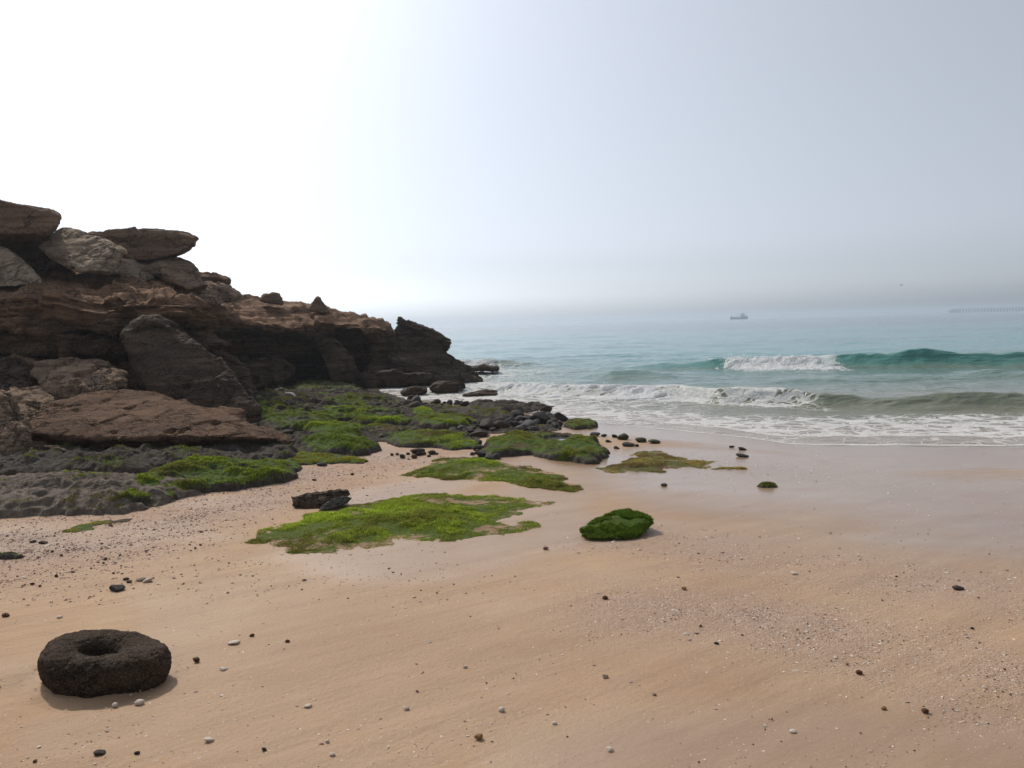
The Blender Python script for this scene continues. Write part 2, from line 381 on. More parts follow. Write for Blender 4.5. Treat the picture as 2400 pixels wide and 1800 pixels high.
def waves(x, y):
    z = 0.0; teal = np.zeros_like(x); face = np.zeros_like(x); push = np.zeros_like(x); low = np.ones_like(x)
    q = np.stack([x.ravel(), 0 * x.ravel(), 0 * x.ravel()], 1)
    for k, (bx, by, hx, fr, bk, off, te) in enumerate(WAVES):
        wob = fbm(q * 0.8, 3, 30 + k).reshape(x.shape)
        yb = np.interp(x, bx, by) + wob * 0.22; h = np.interp(x, hx[:, 0], hx[:, 1]) * (1 + 0.22 * wob)
        h = np.where((x < hx[0, 0]), hx[0, 1] * np.exp(-(hx[0, 0] - x)), h)
        t_ = y - yb                       # 0 at the toe, fr at the crest
        a = np.clip(t_ / fr, 0, 1); b = np.clip((t_ - fr) / bk, 0, 1)
        prof = np.where(t_ < fr, a * a * (3 - 2 * a) * (0.6 + 0.4 * a), 0.5 + 0.5 * np.cos(math.pi * b))
        prof = np.where((t_ < 0) | (b >= 1), 0, prof)
        z = z + h * prof
        inn = sst(-0.1, 0.25, t_) * (1 - sst(fr * 0.95, fr + 0.5, t_))
        face = np.maximum(face, inn * np.clip(h / 0.3, 0, 1)); teal = np.maximum(teal, te * inn * np.clip(h / 0.3, 0, 1))
        low = np.where((inn > 0.3) & (h > 0.1), sst(0.15, 0.55, t_ / fr), low)
        push = push + np.where((t_ > 0), h * prof ** 2 * 1.0, 0)
    return z, teal * (0.35 + 0.65 * low), face, push

rs = np.concatenate([np.exp(np.linspace(math.log(11.5), math.log(46), 480)), np.exp(np.linspace(math.log(46.3), math.log(2990), 190))])
sx, sy = fan(rs, -32, 52, 640)
q = np.stack([sx.ravel(), sy.ravel(), 0 * sx.ravel()], 1)
dep = np.clip(-gz0(sx, sy), -0.05, 3)
s_off = sy - shore(sx)                    # metres seaward of the waterline
wz, teal, face, push = waves(sx, sy)
amp = sst(-0.2, 7, s_off)
fade = 1 / (1 + (np.hypot(sx, sy) / 220) ** 2)
ch = fbm(q * np.array([0.55, 1.0, 1]), 4, 12).reshape(sx.shape) * 0.055 + fbm(q * np.array([0.12, 0.3, 1]), 2, 15).reshape(sx.shape) * 0.12 * sst(8, 30, s_off)
ch2 = ridge(q * np.array([1.7, 3.0, 1]), 3, 16).reshape(sx.shape) * (0.012 + 0.022 * np.clip(face, 0, 1))
sz = wz + (ch * (0.2 + 0.8 * amp) + ch2) * np.where(s_off > 0, np.clip(s_off / 1.5, 0.02, 1), 0.02) * (0.25 + 0.75 * fade) + 0.004
V = np.stack([sx.ravel(), (sy - push * 0.75).ravel(), sz.ravel()], 1)
keep = (s_off > -0.8)
F = gridF(*sx.shape)[:, ::-1]
kf = keep.ravel()[F].any(1); F = F[kf]
used = np.unique(F); idx = -np.ones(len(V), int); idx[used] = np.arange(len(used)); F = idx[F]
def u_(a): return a[used] if a.shape[-1] == 3 else a.ravel()[used]
# colour of the water body: sand-grey in the shallows, green on the bar, turquoise, then blue
n1 = fbm(q * np.array([0.05, 0.10, 1]), 3, 21).reshape(sx.shape)
n3 = fbm(q * np.array([0.75, 0.75, 1]), 3, 23).reshape(sx.shape)
n2 = fbm(q * np.array([0.008, 0.03, 1]), 3, 22).reshape(sx.shape)
c_sw = np.array([0.30, 0.235, 0.175]); c_sh = np.array([0.205, 0.205, 0.155]); c_gr = np.array([0.13, 0.215, 0.19])
c_tq = np.array([0.08, 0.25, 0.265]); c_bl = np.array([0.06, 0.13, 0.18])
def lerp(a, b, k): return a + (b - a) * k[..., None]
bc = lerp(c_sw, c_sh, sst(0.5, 4.0, s_off + n1)); bc = lerp(bc, c_gr, sst(6, 13, s_off + n1 * 3))
bc = lerp(bc, c_tq, sst(14, 34, s_off + n1 * 6)); bc = lerp(bc, c_bl, sst(60, 170, s_off + n2 * 40))
bc = lerp(bc, c_bl, sst(0.15, 0.7, n2) * sst(25, 60, s_off) * 0.6)
bc = lerp(bc, np.array([0.068, 0.225, 0.19]), np.clip(teal, 0, 1) * 0.85)  # wave faces: light coming through the water put into their colour
bc = lerp(bc, np.array([0.15, 0.15, 0.085]), np.clip(face - teal, 0, 1) * 0.75)
# foam cover: lace in the wash, thick behind the broken wave, patches by the point
lace = (0.25 + 0.75 * sst(0.9, 1.3, s_off - 0.5 * n1 - 0.4 * n3)) * sst(-0.15, 0.25, s_off - 0.2 * n3) * (1 - sst(2.6, 4.4, s_off + n1 * 1.2)) * 0.46
xl = sx
leftw = (1 - sst(0.5, 5.5, xl - 0.12 * (sy - 15))) * sst(0, 0.6, s_off) * (1 - sst(8, 13, s_off + 2 * n1)) * 0.42
leftw = leftw * sst(-5, -1.5, xl + 0 * sy + 3 * (sy > 15))
point = np.exp(-(((sx + 1.7) / 3.0) ** 2 + ((sy - 30) / 5.0) ** 2)) * 0.5
bx, by, hx, fr, bk, off, te = WAVES[1]
tb = sy - np.interp(sx, bx, by)
brk = (1 - sst(5.6, 6.8, sx)) * sst(-2.6, -0.6, sx)
back = brk * sst(-0.7, 0.3, tb) * (1 - sst(1.3, 2.6, tb)) * 0.62
bx, by, hx, fr, bk, off, te = WAVES[0]
ta = sy - np.interp(sx, bx, by)
brkA = sst(7.6, 8.2, sx) * (1 - sst(11.3, 11.9, sx))
backA = brkA * sst(-0.5, 0.2, ta) * (1 - sst(1.6, 2.4, ta)) * 0.72
foam = np.maximum.reduce([lace, leftw, point, back, backA])
foam = foam * (1 - 0.88 * np.clip(face, 0, 1) * (1 - brk) * (1 - brkA))
edge1 = np.exp(-((s_off - 0.12 - 0.10 * n1 - 0.22 * n3) / 0.06) ** 2)
edge2 = np.exp(-((s_off - 1.15 - 0.5 * n1 - 0.4 * n3) / 0.10) ** 2) * sst(1.0, 3.0, sx)
line = np.clip(edge1 * 0.9 + edge2 * 0.9, 0, 1) * sst(-0.5, 3.0, sx)
wm = mk('sea', V[used], F)
cattr(wm, 'body', u_(bc.reshape(-1, 3))); fattr(wm, 'foam', u_(foam)); fattr(wm, 'line', u_(line))
fattr(wm, 'shallow', u_(1 - sst(0.1, 2.2, s_off)))

t = NT('sea_water')
fo, li, body = t.attr('foam'), t.attr('line'), t.attr('body', 'Color')
wv = t.n('VectorMath', 0, {'operation': 'ADD'}, _0=t.co, _1=t.n('VectorMath', 0, {'operation': 'SCALE'}, _0=t.noise(0.9, 3, 0.6, out=1), Scale=0.9))
co1 = t.mapc((1.5, 2.2, 1), co=wv); co2 = t.mapc((4.2, 6.0, 1), co=wv)
e1 = t.vor(1.0, 'DISTANCE_TO_EDGE', co=co1); e2 = t.vor(1.0, 'DISTANCE_TO_EDGE', co=co2)
net = t.math('MINIMUM', t.math('MULTIPLY', e1, 1.0), t.math('MULTIPLY', e2, 1.6))
patch = t.noise(1.3, 4, 0.65, co=t.mapc((0.9, 1.5, 1)))
k = t.math('ADD', fo, t.math('MULTIPLY', t.math('SUBTRACT', patch, 0.5), 1.1))
wdt = t.math('MULTIPLY', t.math('POWER', t.math('MAXIMUM', k, 0.0), 1.6), 0.42)
fm = t.mrange(t.math('SUBTRACT', net, wdt), 0.035, -0.03)
fm = t.math('MULTIPLY', fm, t.mrange(fo, 0.03, 0.12))
fr_ = t.noise(14, 4, 0.7)
lm = t.mrange(t.math('ADD', li, t.math('MULTIPLY', t.math('SUBTRACT', fr_, 0.5), 0.9)), 0.35, 0.6)
lm = t.math('MULTIPLY', lm, t.mrange(li, 0.05, 0.2))
fm = t.math('MAXIMUM', fm, lm, clamp=True)
fcol = t.ramp(t.noise(9, 5, 0.7), (0.3, (0.62, 0.62, 0.60)), (0.6, (0.80, 0.80, 0.79)))
fa = t.mrange(t.noise(30, 3, 0.7), 0.25, 0.65, 0.25, 0.95)
fmask = t.math('MULTIPLY', fm, fa)
col = t.mix(fmask, body, fcol)
rip = t.math('ADD', t.noise(1.0, 5, 0.62, co=t.mapc((1.6, 3.2, 1))), t.math('MULTIPLY', t.noise(1.0, 4, 0.6, co=t.mapc((6, 10, 1))), 0.35))
far = t.noise(1.0, 4, 0.6, co=t.mapc((0.12, 0.32, 1)))
nb = t.bump(rip, t.mrange(t.attr('shallow'), 0, 1, 0.55, 0.12), 0.10)
nb = t.bump(far, 0.6, 0.5, nb)
nb = t.bump(fmask, 0.5, 0.02, nb)
M['sea'] = t.fin(col, t.mrange(fmask, 0, 0.6, 0.10, 0.75), nb, t.mrange(fmask, 0, 0.5, 0.5, 0.2), IOR=1.33)
o = ob('sea', wm, M['sea']); tag(o, kind='structure')

# ------------------------------------------------------------------ broken water: lumpy white foam riding the waves
t = NT('white_foam')
fc = t.ramp(t.noise(5, 5, 0.7), (0.28, (0.66, 0.68, 0.68)), (0.5, (0.82, 0.83, 0.83)), (0.8, (0.86, 0.86, 0.86)))
t.set(t.b.inputs['Subsurface Weight'], 0.0)
fc = t.ramp(t.noise(5, 5, 0.7), (0.2, (0.84, 0.86, 0.86)), (0.4, (0.94, 0.94, 0.94)), (0.8, (0.96, 0.96, 0.96)))
M['foam'] = t.fin(fc, 0.8, t.bump(t.noise(18, 4, 0.6), 0.3, 0.03), 0.1)
tr = t.n('BsdfTranslucent', Color=fc); mx = t.t.nodes.new('ShaderNodeMixShader'); mx.inputs[0].default_value = 0.5
t.t.links.new(t.b.outputs[0], mx.inputs[1]); t.t.links.new(tr, mx.inputs[2]); t.t.links.new(mx.outputs[0], t.o.inputs['Surface'])

def foam_roll(name, wi, x0, x1, n, m, thick, up, seed, dens=1.0, tail=0.5, broken=0.0):
    bx, by, hx, fr, bk, off, te = WAVES[wi]
    xs = np.linspace(x0, x1, n); tt = np.linspace(-0.8, fr + tail, m)
    X, T = np.meshgrid(xs, tt, indexing='ij')
    Y = np.interp(X, bx, by) + T
    z, _, _, ps = waves(X, Y); Y2 = Y - ps * 0.2
    q = np.stack([X.ravel(), Y.ravel(), 0 * X.ravel()], 1)
    nb = ridge(q * np.array([2.6, 3.2, 1]), 4, seed).reshape(X.shape); lo = fbm(q * np.array([0.7, 1.0, 1]), 3, seed + 1).reshape(X.shape)
    en = 0.10 * fbm(q * np.array([0.9, 2.0, 1]), 3, seed + 6).reshape(X.shape)
    e = np.minimum(sst(0.02, 0.22, (X - x0) / (x1 - x0) + en), sst(0.02, 0.22, (x1 - X) / (x1 - x0) + en))
    prof = sst(-0.8, -0.1, T) * (1 - sst(fr + tail - 0.7, fr + tail, T))
    k = e * prof
    lift = thick * k * (0.85 + 0.22 * nb + 0.5 * lo + 0.20 * fbm(q * 11.0, 3, seed + 4).reshape(X.shape)) + up * e * np.exp(-((T - fr * 0.85) / 0.35) ** 2) * (0.5 + nb) - 0.10 * (1 - k) - 0.02
    gap = sst(-0.55, -0.05, fbm(q * np.array([0.9, 2.2, 1]), 3, seed + 8).reshape(X.shape) + 0.5 * sst(0.3, -0.6, T) * 0); k = k * (broken * gap + 1 - broken)
    lift = lift * np.clip(k / np.maximum(e * prof, 1e-3), 0, 1) - 0.05 * (1 - gap) * broken
    fwd = 0.35 * thick * k * (0.5 + nb)
    V = np.stack([X.ravel(), (Y2 - fwd * 1.6).ravel(), (z + lift).ravel()], 1)
    return V, gridF(n, m)
def join(parts):
    Vs, Fs, k = [], [], 0
    for V, F in parts: Vs.append(V); Fs.append(F + k); k += len(V)
    return np.concatenate(Vs), np.concatenate(Fs)
def spray(parts_center, n, s0, s1, seed, up=0.07):
    r = np.random.default_rng(seed); c = parts_center[r.integers(0, len(parts_center), n)]
    c = c + r.normal(size=(n, 3)) * np.array([0.10, 0.07, up * 0.8]) + np.array([0, -0.03, up * 0.5])
    octv = np.array([(1, 0, 0), (-1, 0, 0), (0, 1, 0), (0, -1, 0), (0, 0, 1), (0, 0, -1)], float)
    octf = np.array([(0, 2, 4), (2, 1, 4), (1, 3, 4), (3, 0, 4), (2, 0, 5), (1, 2, 5), (3, 1, 5), (0, 3, 5)])
    s = r.uniform(s0, s1, n)
    V = (octv[None] * s[:, None, None] * r.uniform(0.6, 1.4, (n, 1, 3)) + c[:, None]).reshape(-1, 3)
    F = (octf[None] + (np.arange(n) * 6)[:, None, None]).reshape(-1, 3); return V, F
def foam_obj(name, wi, x0, x1, n, m, thick, up, seed, nsp, tail=0.5, sup=0.06):
    V, F = foam_roll(name, wi, x0, x1, n, m, thick, up, seed, tail=tail, broken=0.0 if wi == 0 else 0.8)
    F3 = np.concatenate([F[:, :3], F[:, [0, 2, 3]]])
    bx, by, hx, fr, bk, off, te = WAVES[wi]
    g = V.reshape(n, m, 3); i0 = int(m * 0.4); top = g[int(n * .04):int(n * .96), i0:int(m * 0.95)].reshape(-1, 3)
    SV, SF = spray(top, nsp, 0.006, 0.022, seed, sup)
    V, F = join([(V, F3), (SV, SF)])
    o = ob(name, mk(name, V, F), M['foam']); return tag(o, kind='stuff')
xa = [PZ(u, 868, 0.0)[0] for u in (1680, 1996)]
foam_obj('breaking_foam', 0, xa[0], xa[1], 420, 70, 0.11, 0.12, 41, 700, 0.1, 0.05)
xb = [PZ(u, v, 0.0)[0] for u, v in ((1110, 921), (1650, 946))]
foam_obj('breaking_foam', 1, xb[0], xb[1], 480, 56, 0.07, 0.04, 43, 500, 0.5, 0.03)
xd = [PZ(u, v, 0.0)[0] for u, v in ((1040, 862), (1180, 862))]
foam_obj('breaking_foam', 4, xd[0], xd[1], 180, 40, 0.10, 0.08, 45, 150, 0.6, 0.03)

# ------------------------------------------------------------------ air
bm = bmesh.new(); bmesh.ops.create_cube(bm, size=1.0)
hm = bpy.data.meshes.new('haze'); bm.to_mesh(hm); bm.free()
hz = link(bpy.data.objects.new('haze', hm)); hz.scale = (6400, 6400, 20); hz.location = (0, 0, 6.0)
m = bpy.data.materials.new('haze_air'); m.use_nodes = True; nt = m.node_tree; nt.nodes.remove(nt.nodes['Principled BSDF'])
pv = nt.nodes.new('ShaderNodeVolumePrincipled'); pv.inputs['Color'].default_value = (0.79, 0.865, 0.93, 1)
pv.inputs['Density'].default_value = HAZE; pv.inputs['Anisotropy'].default_value = 0.5
nt.links.new(pv.outputs[0], nt.nodes['Material Output'].inputs['Volume'])
hm.materials.append(m); tag(hz, kind='stuff')
# ------------------------------------------------------------------ the rocky shore: bedrock of cliff and headland
COLS = [
 (-700, [(700, 32), (560, 18), (640, 16), (700, 13), (800, 13), (810, 14), (815, 12.8), (850, 13), (862, 14), (885, 12), (1160, 11)]),
 (-250, [(690, 32), (572, 18.5), (655, 16.5), (697, 13.8), (785, 13.6), (795, 14.9), (802, 13.7), (836, 13.6), (850, 14.7), (866, 13), (1090, 11.6)]),
 (0,   [(690, 32), (572, 18.6), (657, 17), (695, 14.3), (778, 14), (790, 15.4), (797, 14), (826, 13.9), (842, 15.1), (852, 13.4), (1060, 12)]),
 (130, [(690, 32), (576, 18.6), (645, 17), (700, 14.3), (778, 14.1), (790, 15.4), (792, 14.1), (824, 14), (842, 15.2), (848, 13.5), (1050, 12.2)]),
 (260, [(695, 32), (604, 19.2), (641, 17.3), (702, 14.5), (775, 14.3), (790, 15.6), (798, 14.3), (828, 14.2), (845, 15.4), (858, 13.8), (1040, 12.8)]),
 (400, [(700, 33), (668, 20), (664, 18), (703, 15), (770, 14.8), (790, 16.1), (803, 15), (835, 15), (850, 16.2), (865, 15), (1000, 14)]),
 (465, [(700, 34), (672, 24), (697, 19), (727, 16.3), (765, 16.6), (788, 18.5), (800, 17.3), (830, 17.4), (850, 18.7), (870, 17), (960, 16)]),
 (505, [(705, 35), (658, 30), (694, 26), (738, 21.5), (775, 22), (795, 24.3), (805, 22.8), (832, 23), (850, 24.5), (866, 22.5), (925, 21)]),
 (560, [(720, 35), (680, 30), (699, 28), (757, 24), (774, 24), (790, 25.6), (800, 24.9), (832, 25.2), (848, 30.5), (858, 32), (905, 26)]),
 (640, [(735, 35), (707, 30), (710, 28), (766, 24), (777, 24.1), (790, 25.7), (800, 25.3), (834, 25.7), (845, 32), (870, 33), (902, 26.5)]),
 (710, [(745, 35), (719, 30), (721, 28), (767, 24.3), (780, 24.4), (792, 25.9), (802, 25.6), (832, 26.1), (845, 32), (870, 33), (900, 26.8)]),
 (760, [(750, 35), (728, 30), (731, 28), (757, 24.8), (787, 24.9), (800, 26.4), (806, 26.3), (830, 26.6), (845, 31.5), (870, 32), (898, 27)]),
 (830, [(758, 34), (741, 29.5), (743, 28), (765, 25.3), (792, 25.5), (806, 26.9), (812, 26.6), (840, 26.8), (850, 30), (870, 30), (897, 27)]),
 (900, [(770, 33), (758, 29), (760, 28), (775, 25.8), (800, 26), (815, 26.9), (820, 26.6), (845, 26.8), (855, 27.5), (870, 27.2), (896, 26.8)]),
 (940, [(800, 31), (784, 28.5), (786, 28), (795, 27), (815, 27), (825, 27.3), (835, 27.2), (850, 27.3), (860, 27.6), (872, 27.4), (897, 27)]),
 (965, [(890, 30), (880, 28.8), (882, 28.5), (884, 28), (886, 28), (888, 28), (889, 28), (890, 28), (892, 28), (894, 28), (899, 28)]),
]
cu = np.array([c[0] for c in COLS], float); cv = np.array([[r[0] for r in c[1]] for c in COLS], float); cy = np.array([[r[1] for r in c[1]] for c in COLS], float)
SUB = [14, 16, 44, 40, 16, 14, 30, 16, 14, 52]
tt = np.concatenate([np.linspace(i, i + 1, s, endpoint=False) for i, s in enumerate(SUB)] + [[10.0]])
uu = np.concatenate([np.linspace(-700, -20, 90, endpoint=False), np.linspace(-20, 400, 250, endpoint=False), np.linspace(400, 520, 120, endpoint=False), np.linspace(520, 965, 260)])
# wander along the face so that ledges are never straight
wob = fbm(np.stack([uu / 55.0, 0 * uu, 0 * uu], 1), 4, 50)
vv = np.empty((len(tt), len(uu))); yy = np.empty_like(vv)
for i, a in enumerate(tt):
    k = min(int(a), 9); f = a - k
    vv[i] = np.interp(uu, cu, cv[:, k] * (1 - f) + cv[:, k + 1] * f)
    yy[i] = np.interp(uu, cu, cy[:, k] * (1 - f) + cy[:, k + 1] * f)
def smooth(a, ax, n):
    for _ in range(n):
        b = np.take(a, np.clip(np.arange(a.shape[ax]) + 1, 0, a.shape[ax] - 1), ax); c = np.take(a, np.clip(np.arange(a.shape[ax]) - 1, 0, a.shape[ax] - 1), ax)
        a = 0.5 * a + 0.25 * (b + c)
    return a
vv = smooth(smooth(vv, 1, 30), 0, 1); yy = smooth(smooth(yy, 1, 30), 0, 1)
C3 = P(np.broadcast_to(uu, vv.shape), vv, yy)
C3 = np.concatenate([C3[:1] * np.array([1.0, 1.06, 1]) + np.array([0, 2.5, -4.0]), C3], 0)       # down behind
V = C3.reshape(-1, 3)
nr, nc = C3.shape[:2]
cm_ = mk('cliff', V, gridF(nr, nc))
bed_shade = np.concatenate([[0], tt])[:, None] + 0.30 * fbm(np.stack([V[:, 0] * 0.5, V[:, 1] * 0.1, V[:, 2]], 1), 3, 80).reshape(nr, nc)
fattr(cm_, 'bed', (sst(3.3, 4.0, bed_shade) * 0.9).ravel())  # below the lip: darker beds plus shade put into the colour
N = vno(cm_)
sA = V[:, 2] * 3.2 + fbm(V * 0.28, 3, 60) * 1.1 + V[:, 0] * 0.10
lay = layers(sA)
hn = N * np.array([1, 1, 0.15]); steep = np.clip(1 - np.abs(N[:, 2]) * 0.55, 0, 1); st2 = np.clip(1.1 - np.abs(N[:, 2]) * 1.1, 0.05, 1); st2 = np.where(V[:, 1] < 17, np.maximum(st2, 0.35), st2)
farf = np.where(np.arange(len(V)) < nc * 16, 1 - sst(30, 33, V[:, 1]), 1.0)
V2 = V + hn * ((lay * 0.22 * np.minimum(steep, st2 + 0.2)) * farf)[:, None]
V2 += N * (fbm(V * np.array([0.7, 0.7, 1.1]), 4, 61) * 0.20 * farf)[:, None]
V2 += N * (ridge(V * np.array([1.6, 1.6, 4.5]), 4, 62) * 0.05 * farf * (1 - 0.7 * sst(17, 24, V[:, 1])))[:, None]
V2 += N * (fbm(V * np.array([5, 5, 11]), 3, 63) * 0.022 * (1 - sst(17, 22, V[:, 1])))[:, None]
wf_ = V + 0.10 * np.stack([fbm(V * 1.3, 2, 64), fbm(V * 1.3, 2, 65), fbm(V * 1.3, 2, 66)], 1)
fa, ca = facet(wf_ * np.array([1, 1, 1.8]), 0.8, 3, True); fb, cb_ = facet(wf_ * np.array([1, 1, 2.4]), 2.4, 4, True)
V2 += N * ((fa * 0.30 + fb * 0.34) * farf * st2)[:, None]
V2 -= N * (((1 - sst(0, 0.05, ca)) * 0.10 + (1 - sst(0, 0.03, cb_)) * 0.035) * farf * st2)[:, None]
# thin beds weathered out of the face
V2 += hn * (layers(V[:, 2] * 11 + fbm(V * 0.4, 3, 81) * 2.5) * 0.045 * st2 * farf * (1 - 0.5 * sst(18, 24, V[:, 1])))[:, None]
# crevices
cr = np.abs(pn(V * np.array([0.55, 0.55, 0.35]) + 9.1)); V2 -= N * ((1 - sst(0.0, 0.035, cr)) * 0.12 * farf * sst(0.2, 0.6, 1 - np.abs(N[:, 2])))[:, None]
# sloping tops break down in steps along the bedding
bt = V[:, 2] * 4.2 + V[:, 0] * 0.25 + fbm(V * np.array([0.5, 0.5, 0.2]), 4, 82) * 1.3; fr_ = bt - np.floor(bt)
V2[:, 2] += (np.floor(bt) + sst(0.72, 1.0, fr_) - bt + 0.5) / 4.2 * 0.85 * sst(0.35, 0.7, np.abs(N[:, 2])) * farf
V2 += N * (fbm(V * np.array([2.2, 2.2, 3.0]), 4, 83) * 0.035 * farf)[:, None]
setco(cm_, V2)
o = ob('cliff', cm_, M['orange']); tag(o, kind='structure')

# ------------------------------------------------------------------ single rocks
ROCKS = []
def hullmesh(hulls, voxel):
    bm = bmesh.new()
    for pts in hulls:
        vs = [bm.verts.new(p) for p in pts]
        g = bmesh.ops.convex_hull(bm, input=vs)
        dead = [e for e in set(g['geom_interior'] + g['geom_unused']) if isinstance(e, bmesh.types.BMVert) and e.is_valid and not e.link_faces]
        for e in dead: bm.verts.remove(e)
    bmesh.ops.triangulate(bm, faces=bm.faces)
    m = bpy.data.meshes.new('hull'); bm.to_mesh(m); bm.free()
    o = bpy.data.objects.new('hull', m); sc.collection.objects.link(o)
    md = o.modifiers.new('r', 'REMESH'); md.mode = 'VOXEL'; md.voxel_size = voxel; md.use_smooth_shade = True
    dg = bpy.context.evaluated_depsgraph_get(); r = bpy.data.meshes.new_from_object(o.evaluated_get(dg))
    bpy.data.objects.remove(o); bpy.data.meshes.remove(m); return r
def weather(m, bed=(0.05, 4.0), tilt=(0, 0, 1), lump=(0.05, 1.2), rough=(0.028, 5.0), pits=(0, 6), dents=(), seed=0, flat=0.15, chip=(0.18, 1.7)):
    V = vco(m); N = vno(m); td = np.array(tilt, float); td /= np.linalg.norm(td)
    s = V @ td * bed[1] + fbm(V * 0.5, 3, seed) * 0.7
    hn = N - np.outer(N @ td, td) * (1 - flat)
    D = hn * (layers(s + seed * 3.3) * bed[0])[:, None]
    D += N * (fbm(V * lump[1], 4, seed + 1) * lump[0])[:, None]
    D += N * (ridge(V * rough[1], 4, seed + 2) * rough[0])[:, None]
    if chip[0]:
        w_ = V + 0.12 * np.stack([fbm(V * 2.2, 2, seed + 8), fbm(V * 2.2, 2, seed + 9), fbm(V * 2.2, 2, seed + 10)], 1) / chip[1]
        fa, ca = facet(w_, chip[1], seed, True); fb, cb_ = facet(w_ * np.array([1, 1, 2.0]), chip[1] * 3.1, seed + 5, True)
        D += N * (fa * chip[0] + fb * chip[0] * 0.9)[:, None]
        cw = 0.035 / chip[1]; D -= N * ((1 - sst(0, cw, ca)) * chip[0] * 0.30 / chip[1] + (1 - sst(0, cw * 0.5, cb_)) * chip[0] * 0.10 / chip[1])[:, None]
    if pits[0]:
        p = fbm(V * pits[1], 3, seed + 4); D -= N * (sst(0.25, 0.6, p) * pits[0])[:, None]
    for (c, r, d) in dents:
        k = np.linalg.norm(V - c, axis=1) / r; D -= N * (np.exp(-k ** 4) * d)[:, None]
    setco(m, V + D)
    m.polygons.foreach_set('use_smooth', np.ones(len(m.polygons), bool))
def ring(pts, Y, dY=None, s=1.0):         # outline at distance Y, or pulled towards its middle by s
    a = np.array(pts, float); c = a.mean(0); a = c + (a - c) * s
    return [tuple(P(u, v, Y)) for u, v in a]
def prism(pts, y0, y1, s0=0.93, s1=0.9):  # an outline given real thickness: bevelled front, full middle, bevelled back
    ym = y0 + (y1 - y0) * 0.3
    k = ym / y1                              # the far side keeps its metric size
    c = np.array(pts, float).mean(0); mid = ring(pts, ym)
    cm3 = np.mean(np.array(mid), 0); dr = (cm3 - CAM) / (cm3[1] - CAM[1]); off = dr * (y1 - ym)
    bk = [tuple(cm3 + (np.array(p) - cm3) * s1 + off - np.array([0, 0, max(0, off[2]) * 0.6])) for p in mid]
    fr = [tuple(cm3 + (np.array(p) - cm3) * s0 - dr * (ym - y0)) for p in mid]
    return fr + mid + bk
def pts3(a): return [tuple(P(u, v, Y)) for u, v, Y in a]
def rock(name, hulls, voxel, mat, label, cat='rock', group=None, **k):
    m = hullmesh(hulls, voxel * 0.78 if voxel > 0.02 else voxel); m.name = name; weather(m, **k)
    o = based(name, m, M[mat]); return tag(o, label, cat, group)

# the block pile on top of the cliff
rock('boulder', [prism([(-150, 455), (0, 470), (60, 482), (125, 499), (139, 505), (133, 530), (118, 547), (0, 548), (-150, 552)], 15.4, 19.0),
                 pts3([(-150, 540, 15.8), (115, 545, 15.9), (105, 575, 17.2), (0, 592, 17.2), (-150, 600, 17.2), (100, 545, 19), (-150, 540, 19)])], 0.035, 'brown',
     'big brown overhanging block at the top left corner of the cliff', 'boulder', bed=(0.05, 3.5), seed=1, lump=(0.03, 1.2), chip=(0.09, 1.4))
rock('boulder', [pts3([(-60, 560, 17.4), (60, 548, 17.6), (140, 556, 17.8), (150, 600, 17.6), (110, 650, 17.2), (0, 660, 17.2), (-60, 650, 17.2), (40, 560, 19), (140, 590, 19)])], 0.05, 'brown',
     'brown block in the dark gap under the big overhanging block', 'boulder', bed=(0.05, 4), seed=30)
rock('boulder', [pts3([(266, 641, 15.6), (190, 630, 15.5), (150, 625, 15.8), (95, 580, 16.3), (124, 560, 16.7), (143, 540, 17), (163, 541, 17), (225, 568, 16.6), (268, 571, 16.2), (288, 586, 15.9),
                       (250, 610, 17.6), (150, 590, 18), (110, 575, 17.6), (160, 552, 17.8)])], 0.04, 'pale',
     'pale grey tilted block leaning under the flat overhanging slab', 'boulder', bed=(0.05, 5), tilt=(0.35, -0.2, 0.9), rough=(0.03, 4), seed=2, lump=(0.02, 1.2), chip=(0.10, 1.4))
rock('boulder', [prism([(190, 551), (250, 543), (296, 538), (344, 536), (385, 542), (437, 550), (455, 558), (455, 573), (434, 585), (404, 598), (350, 606), (322, 608), (285, 602), (240, 588), (195, 570)], 17.4, 20.2, 0.96)], 0.035, 'brown',
     'long flat brown slab jutting out like a tongue against the sky', 'boulder', bed=(0.05, 4.0), seed=3, lump=(0.04, 1.0), chip=(0.08, 1.6))
rock('boulder', [pts3([(310, 617, 17.6), (372, 593, 17.9), (407, 600, 18), (442, 615, 18), (458, 628, 17.9), (472, 647, 17.6), (487, 669, 17.1), (440, 678, 16.8), (405, 664, 16.8), (350, 645, 17.0), (380, 640, 16.8),
                       (340, 620, 19), (440, 630, 19.2), (480, 680, 18.6), (360, 660, 18.6)])], 0.045, 'brown',
     'rounded brown boulder below the tip of the flat overhanging slab', 'boulder', bed=(0.03, 4), seed=4, lump=(0.03, 1.0), rough=(0.015, 5), chip=(0.07, 1.2))
rock('boulder', [pts3([(275, 642, 16.9), (284, 606, 17.2), (312, 608, 17.4), (365, 650, 17.0), (330, 665, 16.6), (285, 655, 18.2), (350, 655, 18.2)])], 0.04, 'pale',
     'small grey wedge block between the pale tilted block and the rounded boulder', 'boulder', bed=(0.03, 5), seed=5, lump=(0.02, 1.2), chip=(0.06, 1.6))
rock('boulder', [pts3([(-90, 570, 15.6), (0, 580, 15.6), (16, 584, 15.6), (52, 608, 15.5), (84, 643, 15.3), (106, 664, 15.2), (-90, 680, 15), (0, 600, 17), (90, 660, 16.8), (-90, 640, 17)])], 0.05, 'pale',
     'pale smooth sloping boulder at the left edge under the big block', 'boulder', bed=(0.02, 4), seed=6, lump=(0.03, 1.0), rough=(0.012, 5), chip=(0.05, 1.2))
